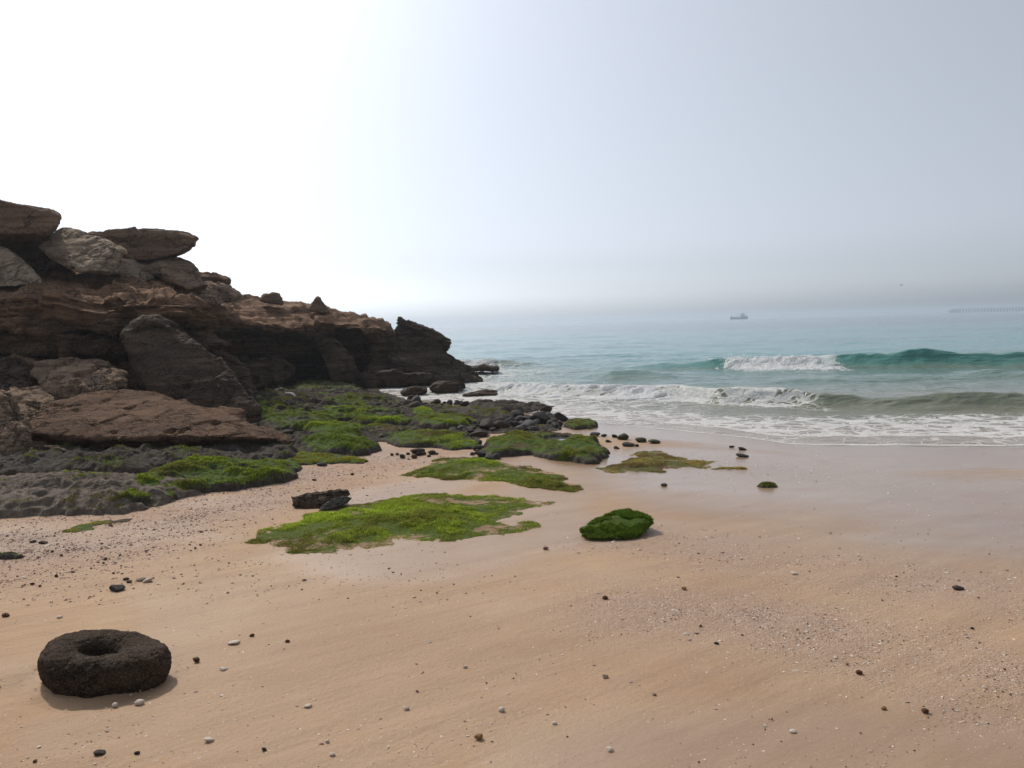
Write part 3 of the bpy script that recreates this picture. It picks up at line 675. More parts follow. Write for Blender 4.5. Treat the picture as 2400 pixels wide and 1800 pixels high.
rock('boulder', [pts3([(425, 682, 18.6), (470, 668, 19.2), (512, 662, 19.8), (566, 695, 20.2), (520, 712, 19.0), (460, 706, 18.2), (440, 690, 20.5), (550, 690, 21.6)])], 0.05, 'brown',
     'low brown mound of rock right of the rounded boulder on the cliff shoulder', 'boulder', bed=(0.04, 4), seed=7)
rock('boulder', [prism([(466, 646), (485, 643), (507, 643), (520, 650), (531, 655), (531, 664), (510, 672), (478, 672)], 22, 24)], 0.05, 'orange',
     'small orange ledge block on the skyline right of the boulder pile', 'boulder', bed=(0.07, 5), seed=8)
rock('rock_spike', [prism([(611, 704), (616, 693), (626, 697), (630, 692), (648, 688), (657, 696), (662, 714)], 26, 27.2), prism([(619, 700), (622, 689), (627, 690), (629, 702)], 26.1, 26.6), prism([(634, 700), (637, 687), (643, 687), (648, 700)], 26.3, 26.8)], 0.045, 'brown',
     'squat ragged rock stump on the headland skyline, left one of two', 'rock', bed=(0.05, 5), seed=9, lump=(0.02, 2), rough=(0.035, 6), chip=(0.10, 3))
rock('rock_spike', [prism([(720, 724), (735, 703), (741, 698), (750, 697), (763, 714), (764, 728), (760, 734)], 26, 27.2), prism([(738, 706), (741, 695), (748, 696), (751, 708)], 26.2, 26.7)], 0.045, 'brown',
     'pointed ragged rock stump on the headland skyline, right one of two', 'rock', bed=(0.05, 5), seed=10, lump=(0.02, 2), rough=(0.035, 6), chip=(0.10, 3))

# fallen slabs and blocks at the foot
HOLE = P(438, 880, 12.95)
rock('fallen_slab', [pts3([(285, 784, 13.6), (312, 754, 13.9), (339, 741, 14), (372, 741, 14), (412, 758, 14), (515, 839, 13.6), (575, 916, 13.2), (606, 955, 13), (606, 985, 13), (520, 985, 12.7), (431, 965, 12.6), (348, 925, 12.9), (300, 850, 13.3),
                           (320, 790, 14.7), (345, 755, 14.9), (400, 765, 14.9), (510, 850, 14.5), (600, 965, 13.9), (430, 960, 13.8), (345, 900, 14.2)])], 0.04, 'dark',
     'tall dark slab with a round hole leaning against the cliff behind the brown slab', 'boulder', bed=(0.035, 4), tilt=(0.45, -0.6, 0.6), lump=(0.05, 1.3), rough=(0.03, 3.5), pits=(0.012, 2.2), dents=[(HOLE, 0.13, 0.30), (HOLE + np.array([0.0, 0, -0.12]), 0.10, 0.2), (P(395, 850, 13.1), 0.06, 0.1)], seed=11, chip=(0.09, 1.6))
rock('fallen_slab', [pts3([(105, 953, 11.6), (179, 928, 12.1), (230, 916, 12.4), (303, 914, 12.5), (367, 921, 12.5), (431, 940, 12.4), (575, 980, 11.9), (48, 1008, 10.7), (150, 1020, 10.4), (300, 1026, 10.3), (500, 1024, 10.35), (600, 1026, 10.5), (660, 1030, 10.7),
                           (80, 1042, 11.0), (300, 1078, 11.0), (600, 1060, 11.0), (640, 1050, 11.1), (150, 1040, 12.5), (575, 1030, 12.5)]),
                     pts3([(470, 955, 12.3), (545, 960, 12.0), (572, 962, 11.9), (575, 990, 11.7), (500, 1000, 11.6), (450, 990, 11.7), (560, 985, 12.4)]),
                     pts3([(500, 1010, 10.6), (620, 1000, 11.3), (672, 1012, 11.1), (702, 1034, 10.9), (690, 1044, 10.8), (600, 1060, 10.8), (500, 1050, 10.6)])], 0.032, 'umber',
     'broad reddish brown slab lying flat in front of the cliff above the mossy shelf', 'boulder', bed=(0.05, 4.2), tilt=(-0.05, -0.18, 1), lump=(0.05, 1.0), rough=(0.02, 4), pits=(0.05, 1.7), seed=12, chip=(0.05, 1.4))
rock('boulder', [pts3([(66, 874, 12.9), (110, 850, 13.3), (165, 845, 13.4), (215, 850, 13.4), (292, 874, 13.2), (285, 912, 12.7), (205, 910, 12.5), (150, 945, 12.3), (105, 935, 12.4), (120, 870, 14.2), (260, 880, 14.2)])], 0.04, 'brown',
     'rough greyish brown boulder between the leaning slab and the left edge', 'boulder', bed=(0.05, 3), lump=(0.10, 1.3), seed=31)
rock('boulder', [pts3([(-80, 855, 12.8), (0, 851, 13), (36, 850, 13), (66, 874, 12.8), (60, 915, 12.4), (0, 930, 12.3), (-80, 930, 12.2), (20, 860, 14), (-60, 870, 14)])], 0.04, 'dark',
     'dark rough boulder at the left edge above the brown sloping boulder', 'boulder', bed=(0.05, 3), lump=(0.10, 1.3), seed=32)
rock('boulder', [pts3([(0, 925, 11.8), (38, 909, 12.2), (93, 903, 12.4), (131, 934, 12.2), (128, 952, 11.8), (77, 985, 11.4), (40, 990, 11.3), (10, 950, 11.4), (30, 960, 13), (120, 950, 13)])], 0.04, 'brown',
     'brown boulder wedged behind the left end of the reddish slab', 'boulder', bed=(0.03, 4), seed=13)
rock('boulder', [pts3([(-120, 880, 10.6), (0, 925, 10.5), (24, 950, 10.4), (50, 1004, 10.2), (64, 1050, 10.1), (0, 1095, 9.7), (-120, 1100, 9.6), (30, 1000, 11.6), (-120, 920, 12)])], 0.04, 'brown',
     'brown sloping boulder cut off by the left edge of the photo', 'boulder', bed=(0.03, 4), seed=14)
rock('boulder', [pts3([(48, 1080, 9.7), (96, 1064, 10), (137, 1056, 10.2), (150, 1075, 10), (120, 1096, 9.6), (48, 1102, 9.5), (80, 1080, 10.5)])], 0.03, 'dark',
     'small dark stone in the gap under the left end of the reddish slab', 'stone', bed=(0.02, 5), seed=15)
rock('boulder', [pts3([(-60, 1085, 9.6), (0, 1070, 9.9), (40, 1068, 9.9), (52, 1090, 9.6), (30, 1108, 9.3), (-60, 1110, 9.2), (0, 1080, 10.3)])], 0.03, 'dark',
     'dark stone at the left edge resting on the grey shelf', 'stone', bed=(0.02, 5), seed=16)
rock('boulder', [pts3([(556, 843, 24.0), (618, 837, 24.0), (656, 850, 23.8), (683, 860, 23.6), (688, 872, 23.4), (677, 888, 23.2), (618, 905, 22.8), (589, 915, 22.5), (560, 908, 22.6), (600, 850, 25.2), (670, 870, 25)])], 0.05, 'dark',
     'rounded dark boulder beside the mouth of the cave', 'boulder', bed=(0.04, 3), lump=(0.10, 1.1), seed=17, pits=(0.05, 2))
rock('boulder', [pts3([(490, 822, 20.5), (530, 830, 20.5), (562, 846, 20.2), (584, 890, 19.8), (600, 925, 19.0), (520, 930, 18.8), (490, 880, 19.4), (520, 840, 21.8), (580, 910, 21)])], 0.05, 'dark',
     'dark boulder between the tall leaning slab and the rounded cave boulder', 'boulder', bed=(0.04, 3), lump=(0.10, 1.1), seed=18)
rock('fallen_slab', [pts3([(736, 782, 25.2), (762, 790, 25.1), (792, 803, 25.1), (812, 822, 25.0), (848, 880, 24.6), (850, 894, 24.5), (795, 899, 24.3), (778, 888, 24.4), (763, 847, 24.8), (745, 815, 25.1),
                           (760, 800, 26), (800, 815, 25.9), (840, 890, 25.5), (790, 890, 25.4)])], 0.05, 'dark',
     'narrow dark slab propped diagonally against the headland under the overhang', 'boulder', bed=(0.03, 4), tilt=(0.5, -0.5, 0.6), seed=19, pits=(0.06, 1.8))
rock('boulder', [pts3([(865, 800, 26.2), (900, 770, 26.4), (925, 778, 26.2), (928, 830, 25.8), (915, 862, 25.6), (880, 868, 25.6), (868, 840, 25.8), (900, 800, 27.4), (920, 850, 27)])], 0.05, 'dark',
     'upright dark block jammed behind the pointed rock', 'boulder', bed=(0.05, 4), seed=20)
rock('boulder', [pts3([(872, 850, 25.6), (905, 838, 25.8), (925, 850, 25.4), (930, 876, 25.0), (890, 884, 25.0), (866, 876, 25.1), (900, 860, 26.4)])], 0.05, 'dark',
     'squat dark block at the left foot of the pointed rock', 'boulder', bed=(0.04, 4), seed=21)
rock('pointed_rock', [pts3([(932, 741, 26.2), (938, 739, 26.2), (952, 747, 26.2), (931, 775, 26.0), (980, 764, 26.3), (945, 800, 25.9), (936, 745, 26.7), (975, 770, 26.9)]),
                      pts3([(931, 768, 26.0), (952, 756, 26.1), (1001, 771, 26.2), (1054, 804, 26.2), (1053, 812, 26.2), (1046, 818, 26.1), (1050, 832, 25.9), (918, 845, 25.2), (919, 812, 25.5), (925, 790, 25.8),
                            (960, 770, 27.4), (1010, 785, 27.4), (1040, 820, 27.4), (930, 850, 27.4)]),
                      pts3([(916, 838, 25.2), (1047, 822, 25.9), (1062, 842, 25.9), (1108, 860, 26.0), (1111, 866, 25.8), (1040, 885, 25.0), (990, 880, 24.8), (920, 862, 24.9), (1060, 850, 27.5), (930, 850, 27.5)]),
                      pts3([(990, 876, 24.6), (1060, 868, 25.4), (1108, 874, 25.6), (1126, 893, 25.4), (1060, 898, 24.5), (1010, 897, 24.2), (1100, 880, 27)])], 0.038, 'point',
     'dark pointed rock leaning seaward at the tip of the headland', 'rock', bed=(0.11, 3.6), tilt=(0.33, 0, 1), lump=(0.07, 1.0), rough=(0.035, 4), seed=22)
rock('rock_ledge', [prism([(852, 882), (868, 874), (925, 872), (1008, 884), (1020, 890), (1016, 897), (920, 904), (870, 905), (850, 897)], 23.9, 26.2, 0.97)], 0.045, 'point',
     'flat dark ledge at the waterline below the pointed rock', 'rock', bed=(0.06, 5), seed=23)
rock('rock', [prism([(1013, 912), (1021, 903), (1046, 899), (1075, 899), (1080, 906), (1077, 927), (1033, 929), (1015, 925)], 21.5, 22.6, 0.9)], 0.03, 'dark',
     'lone black block standing in the foamy water off the headland', 'rock', bed=(0.04, 5), seed=24, lump=(0.05, 2))
rock('rock', [prism([(1083, 930), (1100, 925), (1150, 920), (1168, 922), (1160, 929), (1110, 934)], 20.4, 21.4, 0.9)], 0.03, 'dark',
     'thin dark rock awash in the foam right of the lone black block', 'rock', bed=(0.03, 6), seed=25, lump=(0.03, 2))
rock('rock', [prism([(1105, 862), (1130, 858), (1165, 861), (1168, 867), (1110, 868)], 29.0, 30.6, 0.9)], 0.04, 'dark',
     'low dark rock awash beyond the tip of the headland', 'rock', bed=(0.03, 6), seed=26, lump=(0.03, 2))
rock('rock', [prism([(940, 918), (965, 911), (1000, 914), (985, 922), (950, 925)], 21.0, 22.4, 0.9)], 0.03, 'dark',
     'small dark rock awash left of the lone black block', 'rock', bed=(0.03, 6), seed=27, lump=(0.03, 2))

# the two stones by the mossy mat, the ring-shaped rock, the mossy rock
b = G1(700, 1199); yb = b[1] + 0.13
rock('stone', [pts3([(682, 1164, yb + .10), (690, 1195, yb), (700, 1201, yb - .02), (752, 1196, yb - .02), (800, 1176, yb + .04), (820, 1160, yb + .10), (814, 1149, yb + .14), (790, 1150, yb + .14), (740, 1157, yb + .12), (690, 1164, yb + .06),
                     (700, 1165, yb + .30), (800, 1158, yb + .32), (720, 1185, yb + .3)])], 0.009, 'dark',
     'dark angular stone behind the left part of the large mossy mat', 'stone', bed=(0.006, 30), lump=(0.012, 7), rough=(0.006, 25), seed=28, chip=(0.12, 9))
yb2 = G1(770, 1194)[1] - 0.05
rock('stone', [pts3([(744, 1191, yb2 + .02), (775, 1171, yb2 + .03), (804, 1161, yb2 + .06), (823, 1168, yb2 + .06), (816, 1178, yb2 + .02), (786, 1190, yb2 - .03), (758, 1197, yb2 - .04), (800, 1178, yb2 + .14), (760, 1190, yb2 + .12)])], 0.008, 'grey',
     'smooth grey stone resting against the dark angular stone', 'stone', bed=(0.003, 20), lump=(0.008, 7), rough=(0.003, 25), seed=29, chip=(0.05, 8))
na, nb_ = 180, 96
A, B = np.meshgrid(np.linspace(0, 2 * math.pi, na, endpoint=False), np.linspace(0, 2 * math.pi, nb_, endpoint=False), indexing='ij')
ax, ay = 0.312, 0.212; hole = 0.27
rmid = (1 + hole) / 2; rmin = (1 - hole) / 2
cb, sb = np.cos(B), np.sin(B)
cb = np.sign(cb) * np.abs(cb) ** 0.75
rr = rmid + rmin * cb
rr = rr * (1 + 0.05 * np.sin(3 * A + 0.7) * (rr > 0.6))
egg = 1 + 0.07 * np.cos(A - 0.4) + 0.04 * np.cos(2 * A + 1)
zz = np.where(sb > 0, 0.088 * np.abs(sb) ** 0.8, -0.10 * np.abs(sb)) + 0.085 + 0.012 * np.cos(A - 2.6)
V = np.stack([rr * egg * ax * np.cos(A), rr * egg * ay * np.sin(A), zz], -1)
V[..., 0] += 0.02 * zz
Fd = np.arange(na * nb_).reshape(na, nb_); Fq = np.stack([Fd, np.roll(Fd, -1, 0), np.roll(np.roll(Fd, -1, 0), -1, 1), np.roll(Fd, -1, 1)], -1).reshape(-1, 4)
# floor of the hollow
k0 = na * nb_; rad_ = np.linspace(0, hole * 1.25, 8)[1:]
fl = [np.array([[0, 0, 0.085]])] + [np.stack([r_ * ax * np.cos(A[:, 0]), r_ * ay * np.sin(A[:, 0]), 0.085 + 0 * A[:, 0]], 1) for r_ in rad_]
dm = mk('ring_rock', V.reshape(-1, 3), Fq)
Vd = vco(dm); Nd = vno(dm)
Vd += Nd * (fbm(Vd * 6, 4, 70) * 0.015 + ridge(Vd * 30, 4, 71) * 0.007 + fbm(Vd * 70, 3, 72) * 0.004)[:, None]
setco(dm, Vd)
ctr = np.array([DON[0], DON[1], gz(DON[0], DON[1]) - 0.012])
o = ob('ring_rock', dm, M['tyre'], loc=ctr); o.rotation_euler = (0, 0, R(-8))
tag(o, 'dark pitted ring-shaped rock with a hollow in its middle, alone on the sand', 'rock')
V = np.concatenate(fl); nF = []
for j in range(na):
    nF.append((0, 1 + j, 1 + (j + 1) % na, 1 + (j + 1) % na))
F = [(0, 1 + j, 1 + (j + 1) % na) for j in range(na)]
for i in range(6):
    for j in range(na):
        a_, b_ = 1 + i * na + j, 1 + i * na + (j + 1) % na; F += [(a_, a_ + na, b_ + na), (a_, b_ + na, b_)]
V[:, 2] += fbm(V * 30, 3, 73) * 0.008
o2 = ob('hollow_floor', mk('hollow_floor', V, F), M['tyre'], parent=o)
# ------------------------------------------------------------------ mossy reef and mats
def moss_mat(name, lo, mid_, hi, brown, bare=((0.032, 0.025, 0.019), (0.088, 0.072, 0.058), (0.175, 0.148, 0.122)), nsc=7, namp=1.1):
    t = NT(name); a = t.attr('moss'); tn = t.attr('tone')
    f = t.math('ADD', t.math('MULTIPLY', t.noise(30, 5, 0.75), 0.55), t.math('MULTIPLY', t.noise(85, 4, 0.8), 0.45)); g = t.noise(4.0, 4, 0.65)
    gcol = t.ramp(f, (0.28, lo), (0.50, mid_), (0.74, hi))
    gcol = t.mix(t.mrange(t.math('ADD', t.math('MULTIPLY', g, 0.7), t.math('MULTIPLY', tn, 0.6)), 0.62, 0.80), gcol, t.ramp(f, (0.3, tuple(x * 0.5 for x in brown)), (0.7, brown)))
    r = t.noise(16, 6, 0.7); rc = t.ramp(r, (0.3, bare[0]), (0.55, bare[1]), (0.78, bare[2]))
    col = t.mix(t.mrange(t.math('ADD', a, t.math('MULTIPLY', t.math('SUBTRACT', t.noise(nsc, 6, 0.75), 0.5), namp)), 0.36, 0.62), rc, gcol)
    h = t.math('ADD', t.math('MULTIPLY', f, 1.0), t.math('MULTIPLY', t.noise(90, 3, 0.7), 0.5))
    return t.fin(col, 0.85, t.bump(h, 1.0, 0.03), 0.15)
M['moss'] = moss_mat('mossy_rock', (0.030, 0.052, 0.007), (0.085, 0.135, 0.016), (0.17, 0.23, 0.04), (0.15, 0.10, 0.045))
M['mat'] = moss_mat('mat_bed', (0.028, 0.045, 0.004), (0.095, 0.135, 0.012), (0.24, 0.26, 0.05), (0.17, 0.12, 0.06), ((0.34, 0.21, 0.125), (0.44, 0.285, 0.175), (0.50, 0.35, 0.23)), 13, 2.0)
M['shelf'] = moss_mat('shelf_rock', (0.03, 0.05, 0.008), (0.07, 0.105, 0.016), (0.14, 0.18, 0.04), (0.12, 0.09, 0.05), ((0.09, 0.070, 0.052), (0.21, 0.168, 0.130), (0.36, 0.30, 0.24)))
M['mossy2'] = moss_mat('dry_algae_rock', (0.05, 0.055, 0.012), (0.12, 0.125, 0.03), (0.22, 0.20, 0.07), (0.17, 0.10, 0.05), ((0.34, 0.21, 0.125), (0.44, 0.285, 0.175), (0.50, 0.35, 0.23)), 13, 2.0)
t = NT('algae_blades')
bc_ = t.attr('tint', 'Color')
tr = t.n('BsdfTranslucent', Color=bc_); df = t.b.outputs[0]
t.fin(bc_, 0.8, None, 0.2)
mx = t.t.nodes.new('ShaderNodeMixShader'); mx.inputs[0].default_value = 0.4
t.t.links.new(df, mx.inputs[1]); t.t.links.new(tr, mx.inputs[2]); t.t.links.new(mx.outputs[0], t.o.inputs['Surface'])
M['blade'] = t.m

def inside(px, py, poly):
    c = np.zeros(px.shape, bool); n = len(poly)
    for i in range(n):
        x0, y0 = poly[i]; x1, y1 = poly[(i + 1) % n]
        k = ((y0 > py) != (y1 > py)) & (px < (x1 - x0) * (py - y0) / (y1 - y0 + 1e-12) + x0); c ^= k
    return c
def sdist(px, py, poly):
    d = seg_dist(px, py, np.concatenate([poly, poly[:1]])); return np.where(inside(px, py, poly), d, -d)
def oval(u0, u1, v0, v1, skew=0.0, n=28, sq=0.75, seed=0):
    a = np.linspace(0, 2 * math.pi, n, endpoint=False); r = np.random.default_rng(seed)
    k = 1 + r.normal(0, 0.07, n)
    c, s = np.cos(a), np.sin(a)
    x = np.sign(c) * np.abs(c) ** sq * k; y = np.sign(s) * np.abs(s) ** sq * k
    return [((u0 + u1) / 2 + (u1 - u0) / 2 * xx, (v0 + v1) / 2 + (v1 - v0) / 2 * yy + skew * xx) for xx, yy in zip(x, y)]
NBL = [0]
def mound(name, poly, h, label, cat='rock', edge=0.12, rug=0.3, moss=(0.75, 0.0), tone=0.0, blades=0, bl=0.022, mat='moss', seed=0, jag=0.06, group=None, terr=0.0, tint=((0.035, 0.07, 0.006), (0.10, 0.165, 0.014), (0.20, 0.24, 0.04)), mslope=0.0, bw=0.004, fringe=0.0, holes=0.0, steps=0, pool=None, ruf=1.0, vivid=1.0):
    a = np.array(poly, float); v0, v1 = a[:, 1].min(), a[:, 1].max()
    fr = (v1 - a[:, 1]) / (v1 - v0)
    W = np.array([G1(u, v, h * 0.75 * f) for (u, v), f in zip(a, fr)])[:, :2]
    mg = jag * 1.5 + 0.05
    x0, y0 = W.min(0) - mg; x1, y1 = W.max(0) + mg
    dmean = W[:, 1].mean(); res = max(0.009, dmean * 0.0014)
    nx, ny = max(12, int((x1 - x0) / res)), max(12, int((y1 - y0) / (res * 1.15)))
    X, Y = np.meshgrid(np.linspace(x0, x1, nx), np.linspace(y0, y1, ny))
    q = np.stack([X.ravel(), Y.ravel(), np.full(X.size, seed * 3.7)], 1)
    D = sdist(X, Y, W) + jag * (fbm(q * (0.35 / jag), 4, seed).reshape(X.shape))
    k = np.clip(D / edge, -1, 1)
    prof = np.where(k > 0, np.sqrt(np.clip(1 - (1 - np.clip(k, 0, 1)) ** 2, 0, 1)), k)
    n1 = fbm(q * np.array([1.6, 2.2, 1]), 4, seed + 1).reshape(X.shape); n2 = fbm(q * 6.0, 4, seed + 2).reshape(X.shape); n3 = ridge(q * 17.0, 3, seed + 3).reshape(X.shape)
    if holes: prof = np.where(k > 0, k * k * (3 - 2 * k), k)
    dome = 0.78 + 0.22 * sst(0, edge * 4, D)
    z = h * prof * dome * (1 + rug * n1)
    if steps:
        q_ = np.clip(z / h, 0, 2) * steps + 0.8 * n1 + 0.3 * n2; i_ = np.floor(q_); f_ = q_ - i_; z = np.where(D > 0, h * (i_ + 0.55 * sst(0.45, 1.0, f_) + 0.45 * f_ - 0.6 * n1) / steps, z)
    if terr: 
        kz = layers(n1 * 3 + seed) * terr; z = z + kz * sst(0, edge, D)
    z = z + ruf * (0.016 * n2 + 0.007 * n3) * np.clip(0.3 + k, 0, 1) * min(1.5, max(0.6, h / 0.1))
    z = gz(X, Y) + np.where(D > 0, z, np.minimum(z, -0.004 + D * 0.6))
    if pool is not None:
        pc, prx, pry = pool; pk = np.hypot((X - pc[0]) / prx, (Y - pc[1]) / pry) + 0.15 * n2; z = z + (pc[2] - 0.03 - z) * (1 - sst(0.9, 1.25, pk))
    keepv = D > -0.05 - res
    F = gridF(ny, nx); F = F[keepv.ravel()[F].all(1)]
    us = np.unique(F); ix = -np.ones(X.size, int); ix[us] = np.arange(len(us)); F = ix[F]
    V = np.stack([X.ravel(), Y.ravel(), z.ravel()], 1)[us]
    base = np.array([V[:, 0].mean(), V[:, 1].mean(), float(gz(V[:, 0].mean(), V[:, 1].mean()))])
    m = mk(name, V - base, F); N = vno(m)
    up = sst(0.62 - mslope, 0.94 - mslope, N[:, 2])
    mo = np.clip(up * moss[0] + moss[1] + 0.55 * n1.ravel()[us], 0, 1)
    fattr(m, 'moss', mo); tv = np.clip(tone + 0.9 * fbm(q * np.array([0.9, 1.5, 1]), 3, seed + 7)[us], -0.5, 1.2); fattr(m, 'tone', tv)
    if holes: mo = np.clip(mo - holes * sst(0.05, 0.4, fbm(q * np.array([1.5, 2.2, 1]), 4, seed + 12)[us]) - holes * 0.5 * sst(edge * 0.6, 0.0, D.ravel()[us]), 0, 1); m.attributes['moss'].data.foreach_set('value', mo.astype(np.float32))
    o = ob(name, m, M[mat], loc=base); tag(o, label, cat, group)
    if blades:
        A, B, C = V[F[:, 0]], V[F[:, 1]], V[F[:, 3]]
        ar = np.linalg.norm(np.cross(B - A, C - A), axis=1); w_ = ar * (np.clip(mo[F[:, 0]] - 0.25, 0, 1) * np.clip(0.45 + 1.2 * n2.ravel()[us][F[:, 0]] + 0.8 * n1.ravel()[us][F[:, 0]], 0.22, 1.3)) * (D.ravel()[us][F[:, 0]] > fringe)
        r = np.random.default_rng(seed + 99); f = r.choice(len(F), blades, p=w_ / w_.sum())
        s, t_ = r.random((2, blades, 1)); p = A[f] + (B[f] - A[f]) * s + (C[f] - A[f]) * t_
        nn = N[F[f, 0]]; L = bl * r.uniform(0.4, 1.4, (blades, 1)) * np.clip(0.55 + 0.9 * n1.ravel()[us][F[f, 0]] + 0.6 * n2.ravel()[us][F[f, 0]], 0.25, 1.5)[:, None]
        lean = r.normal(size=(blades, 3)) * 0.75 + np.array([0.25, -0.45, 0]); up_ = nn + lean; up_ /= np.linalg.norm(up_, axis=1)[:, None]
        sd_ = np.cross(up_, r.normal(size=(blades, 3))); sd_ /= np.linalg.norm(sd_, axis=1)[:, None]
        wd = bw * (dmean / 7) ** 0.7 * r.uniform(0.6, 1.4, (blades, 1))
        p = p - nn * 0.003
        BV = np.stack([p - sd_ * wd, p + sd_ * wd, p + up_ * L], 1).reshape(-1, 3) - base
        BF = np.arange(blades * 3).reshape(-1, 3)
        tn = tv[F[f, 0]] + r.normal(0, 0.22, blades) + 0.25 * n2.ravel()[us][F[f, 0]] + 0.22 * (1 - sst(0.0, edge * 0.6, D.ravel()[us][F[f, 0]])) * (holes > 0)
        c0, c1, c2 = (np.array(c) * np.array([1.85, 1.6, 1.5]) * vivid for c in tint)
        e = r.random(blades)[:, None]
        col = np.where(e < 0.5, c0 + (c1 - c0) * e * 2, c1 + (c2 - c1) * (e - 0.5) * 2)
        col = col * np.clip(1.15 + 0.55 * n2.ravel()[us][F[f, 0]] + 0.5 * n1.ravel()[us][F[f, 0]], 0.35, 2.2)[:, None]
        br = sst(0.22, 0.62, tn)[:, None]; yl = sst(0.0, 0.25, tn)[:, None] * (1 - br)
        col = col * (1 - 0.6 * yl) + np.array([0.24, 0.22, 0.06]) * 0.6 * yl
        col = col * (1 - br * 0.75) + np.array([0.13, 0.085, 0.045]) * br * 0.75
        bm_ = mk('moss', BV, BF, False); cattr(bm_, 'tint', np.repeat(col, 3, 0))
        b = ob('moss', bm_, M['blade'], parent=o); tag(b, kind='stuff'); NBL[0] += blades
    return o
def c4(*p): return [(560 + x / 2.458, 880 + y / 2.458) for x, y in p]
def c3(*p): return [(x / 3.13, 800 + y / 3.13) for x, y in p]
def cR(*p): return [(1380 + x / 4.608, 1000 + y / 4.608) for x, y in p]

mound('mossy_mat', c4((0, 965), (90, 915), (200, 862), (340, 825), (385, 780), (500, 745), (640, 715), (870, 690), (1070, 660), (1250, 665), (1400, 672), (1620, 692), (1800, 712), (1740, 735), (1660, 745), (1630, 780), (1560, 800), (1540, 835), (1640, 828), (1735, 838), (1740, 862), (1600, 905), (1400, 925), (1200, 948), (1060, 940), (950, 940), (850, 988), (640, 1000), (480, 1032), (300, 1032), (280, 980), (120, 972)),
      0.055, 'large bright green mossy mat spread over the sand in the middle', 'mossy rock', edge=0.5, rug=0.6, moss=(0.9, 0.15), tone=0.0, blades=170000, bl=0.018, seed=3, jag=0.07, mat='mat', fringe=-0.05, holes=0.42, vivid=1.3)
mound('mossy_mat', c4((930, 560), (1000, 525), (1100, 482), (1200, 440), (1350, 445), (1500, 468), (1620, 495), (1720, 515), (1860, 568), (1885, 600), (1985, 658), (1900, 668), (1820, 662), (1680, 640), (1590, 612), (1500, 600), (1400, 602), (1250, 598), (1100, 578), (1000, 575)),
      0.085, 'green and brown mossy mat just behind the largest mat', 'mossy rock', edge=0.5, rug=0.6, moss=(0.85, 0.12), tone=0.15, blades=75000, bl=0.02, seed=5, jag=0.10, mat='mat', fringe=-0.05, holes=0.42, vivid=1.3)
mound('mossy_mat', cR((100, 440), (250, 392), (400, 330), (540, 242), (660, 232), (790, 240), (850, 290), (1000, 325), (1150, 342), (1330, 362), (1220, 400), (1200, 440), (1050, 445), (900, 462), (850, 520), (720, 500), (600, 490), (380, 480), (180, 492)),
      0.05, 'thin yellowish algae mat on the sand right of the reef', 'mossy rock', edge=0.5, rug=0.6, moss=(0.85, 0.08), tone=0.12, blades=26000, bl=0.02, mat='mossy2', seed=8, jag=0.16, fringe=-0.06, holes=0.25, tint=((0.09, 0.09, 0.02), (0.19, 0.17, 0.05), (0.33, 0.28, 0.12)))
mound('mossy_mat', cR((1340, 455), (1400, 425), (1520, 428), (1690, 455), (1560, 458), (1450, 460)), 0.02, 'small streak of yellow algae at the right tip of the thin algae mat', 'mossy rock', edge=0.3, moss=(0.7, 0), blades=1500, mat='mossy2', seed=9, jag=0.08, tint=((0.09, 0.09, 0.02), (0.19, 0.17, 0.05), (0.33, 0.28, 0.12)))
mound('mossy_mat', c3((455, 1405), (560, 1345), (700, 1315), (980, 1292), (940, 1315), (700, 1350), (690, 1375), (560, 1405)), 0.015, 'thin lime green algae streak on the sand before the grey shelf', 'mossy rock', edge=0.2, moss=(0.7, 0), blades=5000, bl=0.014, seed=10, jag=0.05, tint=((0.08, 0.10, 0.01), (0.20, 0.22, 0.03), (0.32, 0.32, 0.09)))
# the reef, front to back
POOL = PZ(1308, 1033.5, 0.175)
mound('reef_bedrock', [(585, 1010), (560, 960), (580, 915), (660, 898), (760, 890), (850, 905), (930, 925), (960, 945), (1060, 950), (1210, 972), (1300, 985), (1310, 1010), (1150, 1016), (1120, 1040), (1040, 1046), (980, 1040), (920, 1044), (890, 1036), (880, 1060), (800, 1072), (700, 1070), (660, 1048), (620, 1020)],
      0.054, 'low dark bedrock of the reef between the mossy rocks', 'rock', edge=0.35, rug=1.0, ruf=1.8, moss=(0.5, -0.3), tone=0.15, blades=12000, bl=0.02, seed=50, jag=0.16, terr=0.05, tint=((0.02, 0.032, 0.006), (0.05, 0.07, 0.014), (0.10, 0.12, 0.03)))
mound('mossy_rock', [(1122, 1052), (1140, 1025), (1200, 1010), (1300, 1012), (1400, 1022), (1412, 1040), (1424, 1058), (1415, 1075), (1390, 1088), (1340, 1084), (1290, 1070), (1240, 1062), (1190, 1066), (1150, 1078), (1128, 1070)],
      0.138, 'broad brown and green reef rock with a small tide pool beside the thin algae mat', 'mossy rock', edge=0.22, rug=0.45, moss=(0.75, 0.1), tone=0.30, blades=22000, bl=0.02, seed=12, jag=0.12, tint=((0.035, 0.055, 0.008), (0.09, 0.12, 0.018), (0.17, 0.17, 0.04)), pool=(POOL, 0.24, 0.34))
mound('mossy_rock', [(905, 1040), (930, 1012), (1000, 1003), (1080, 1012), (1098, 1030), (1090, 1045), (1020, 1050), (950, 1050)], 0.106, 'green reef rock with brown patches behind the second mat', 'mossy rock', edge=0.2, rug=0.5, moss=(0.7, 0.05), tone=0.2, blades=14000, bl=0.02, seed=14, jag=0.10)
mound('mossy_rock', [(1005, 1045), (1040, 1028), (1100, 1023), (1130, 1032), (1120, 1050), (1060, 1056)], 0.075, 'small green hump between the broad brown reef rock and the pebbly sand', 'mossy rock', edge=0.16, moss=(0.7, 0.05), tone=0.15, blades=5000, bl=0.019, seed=15, jag=0.08)
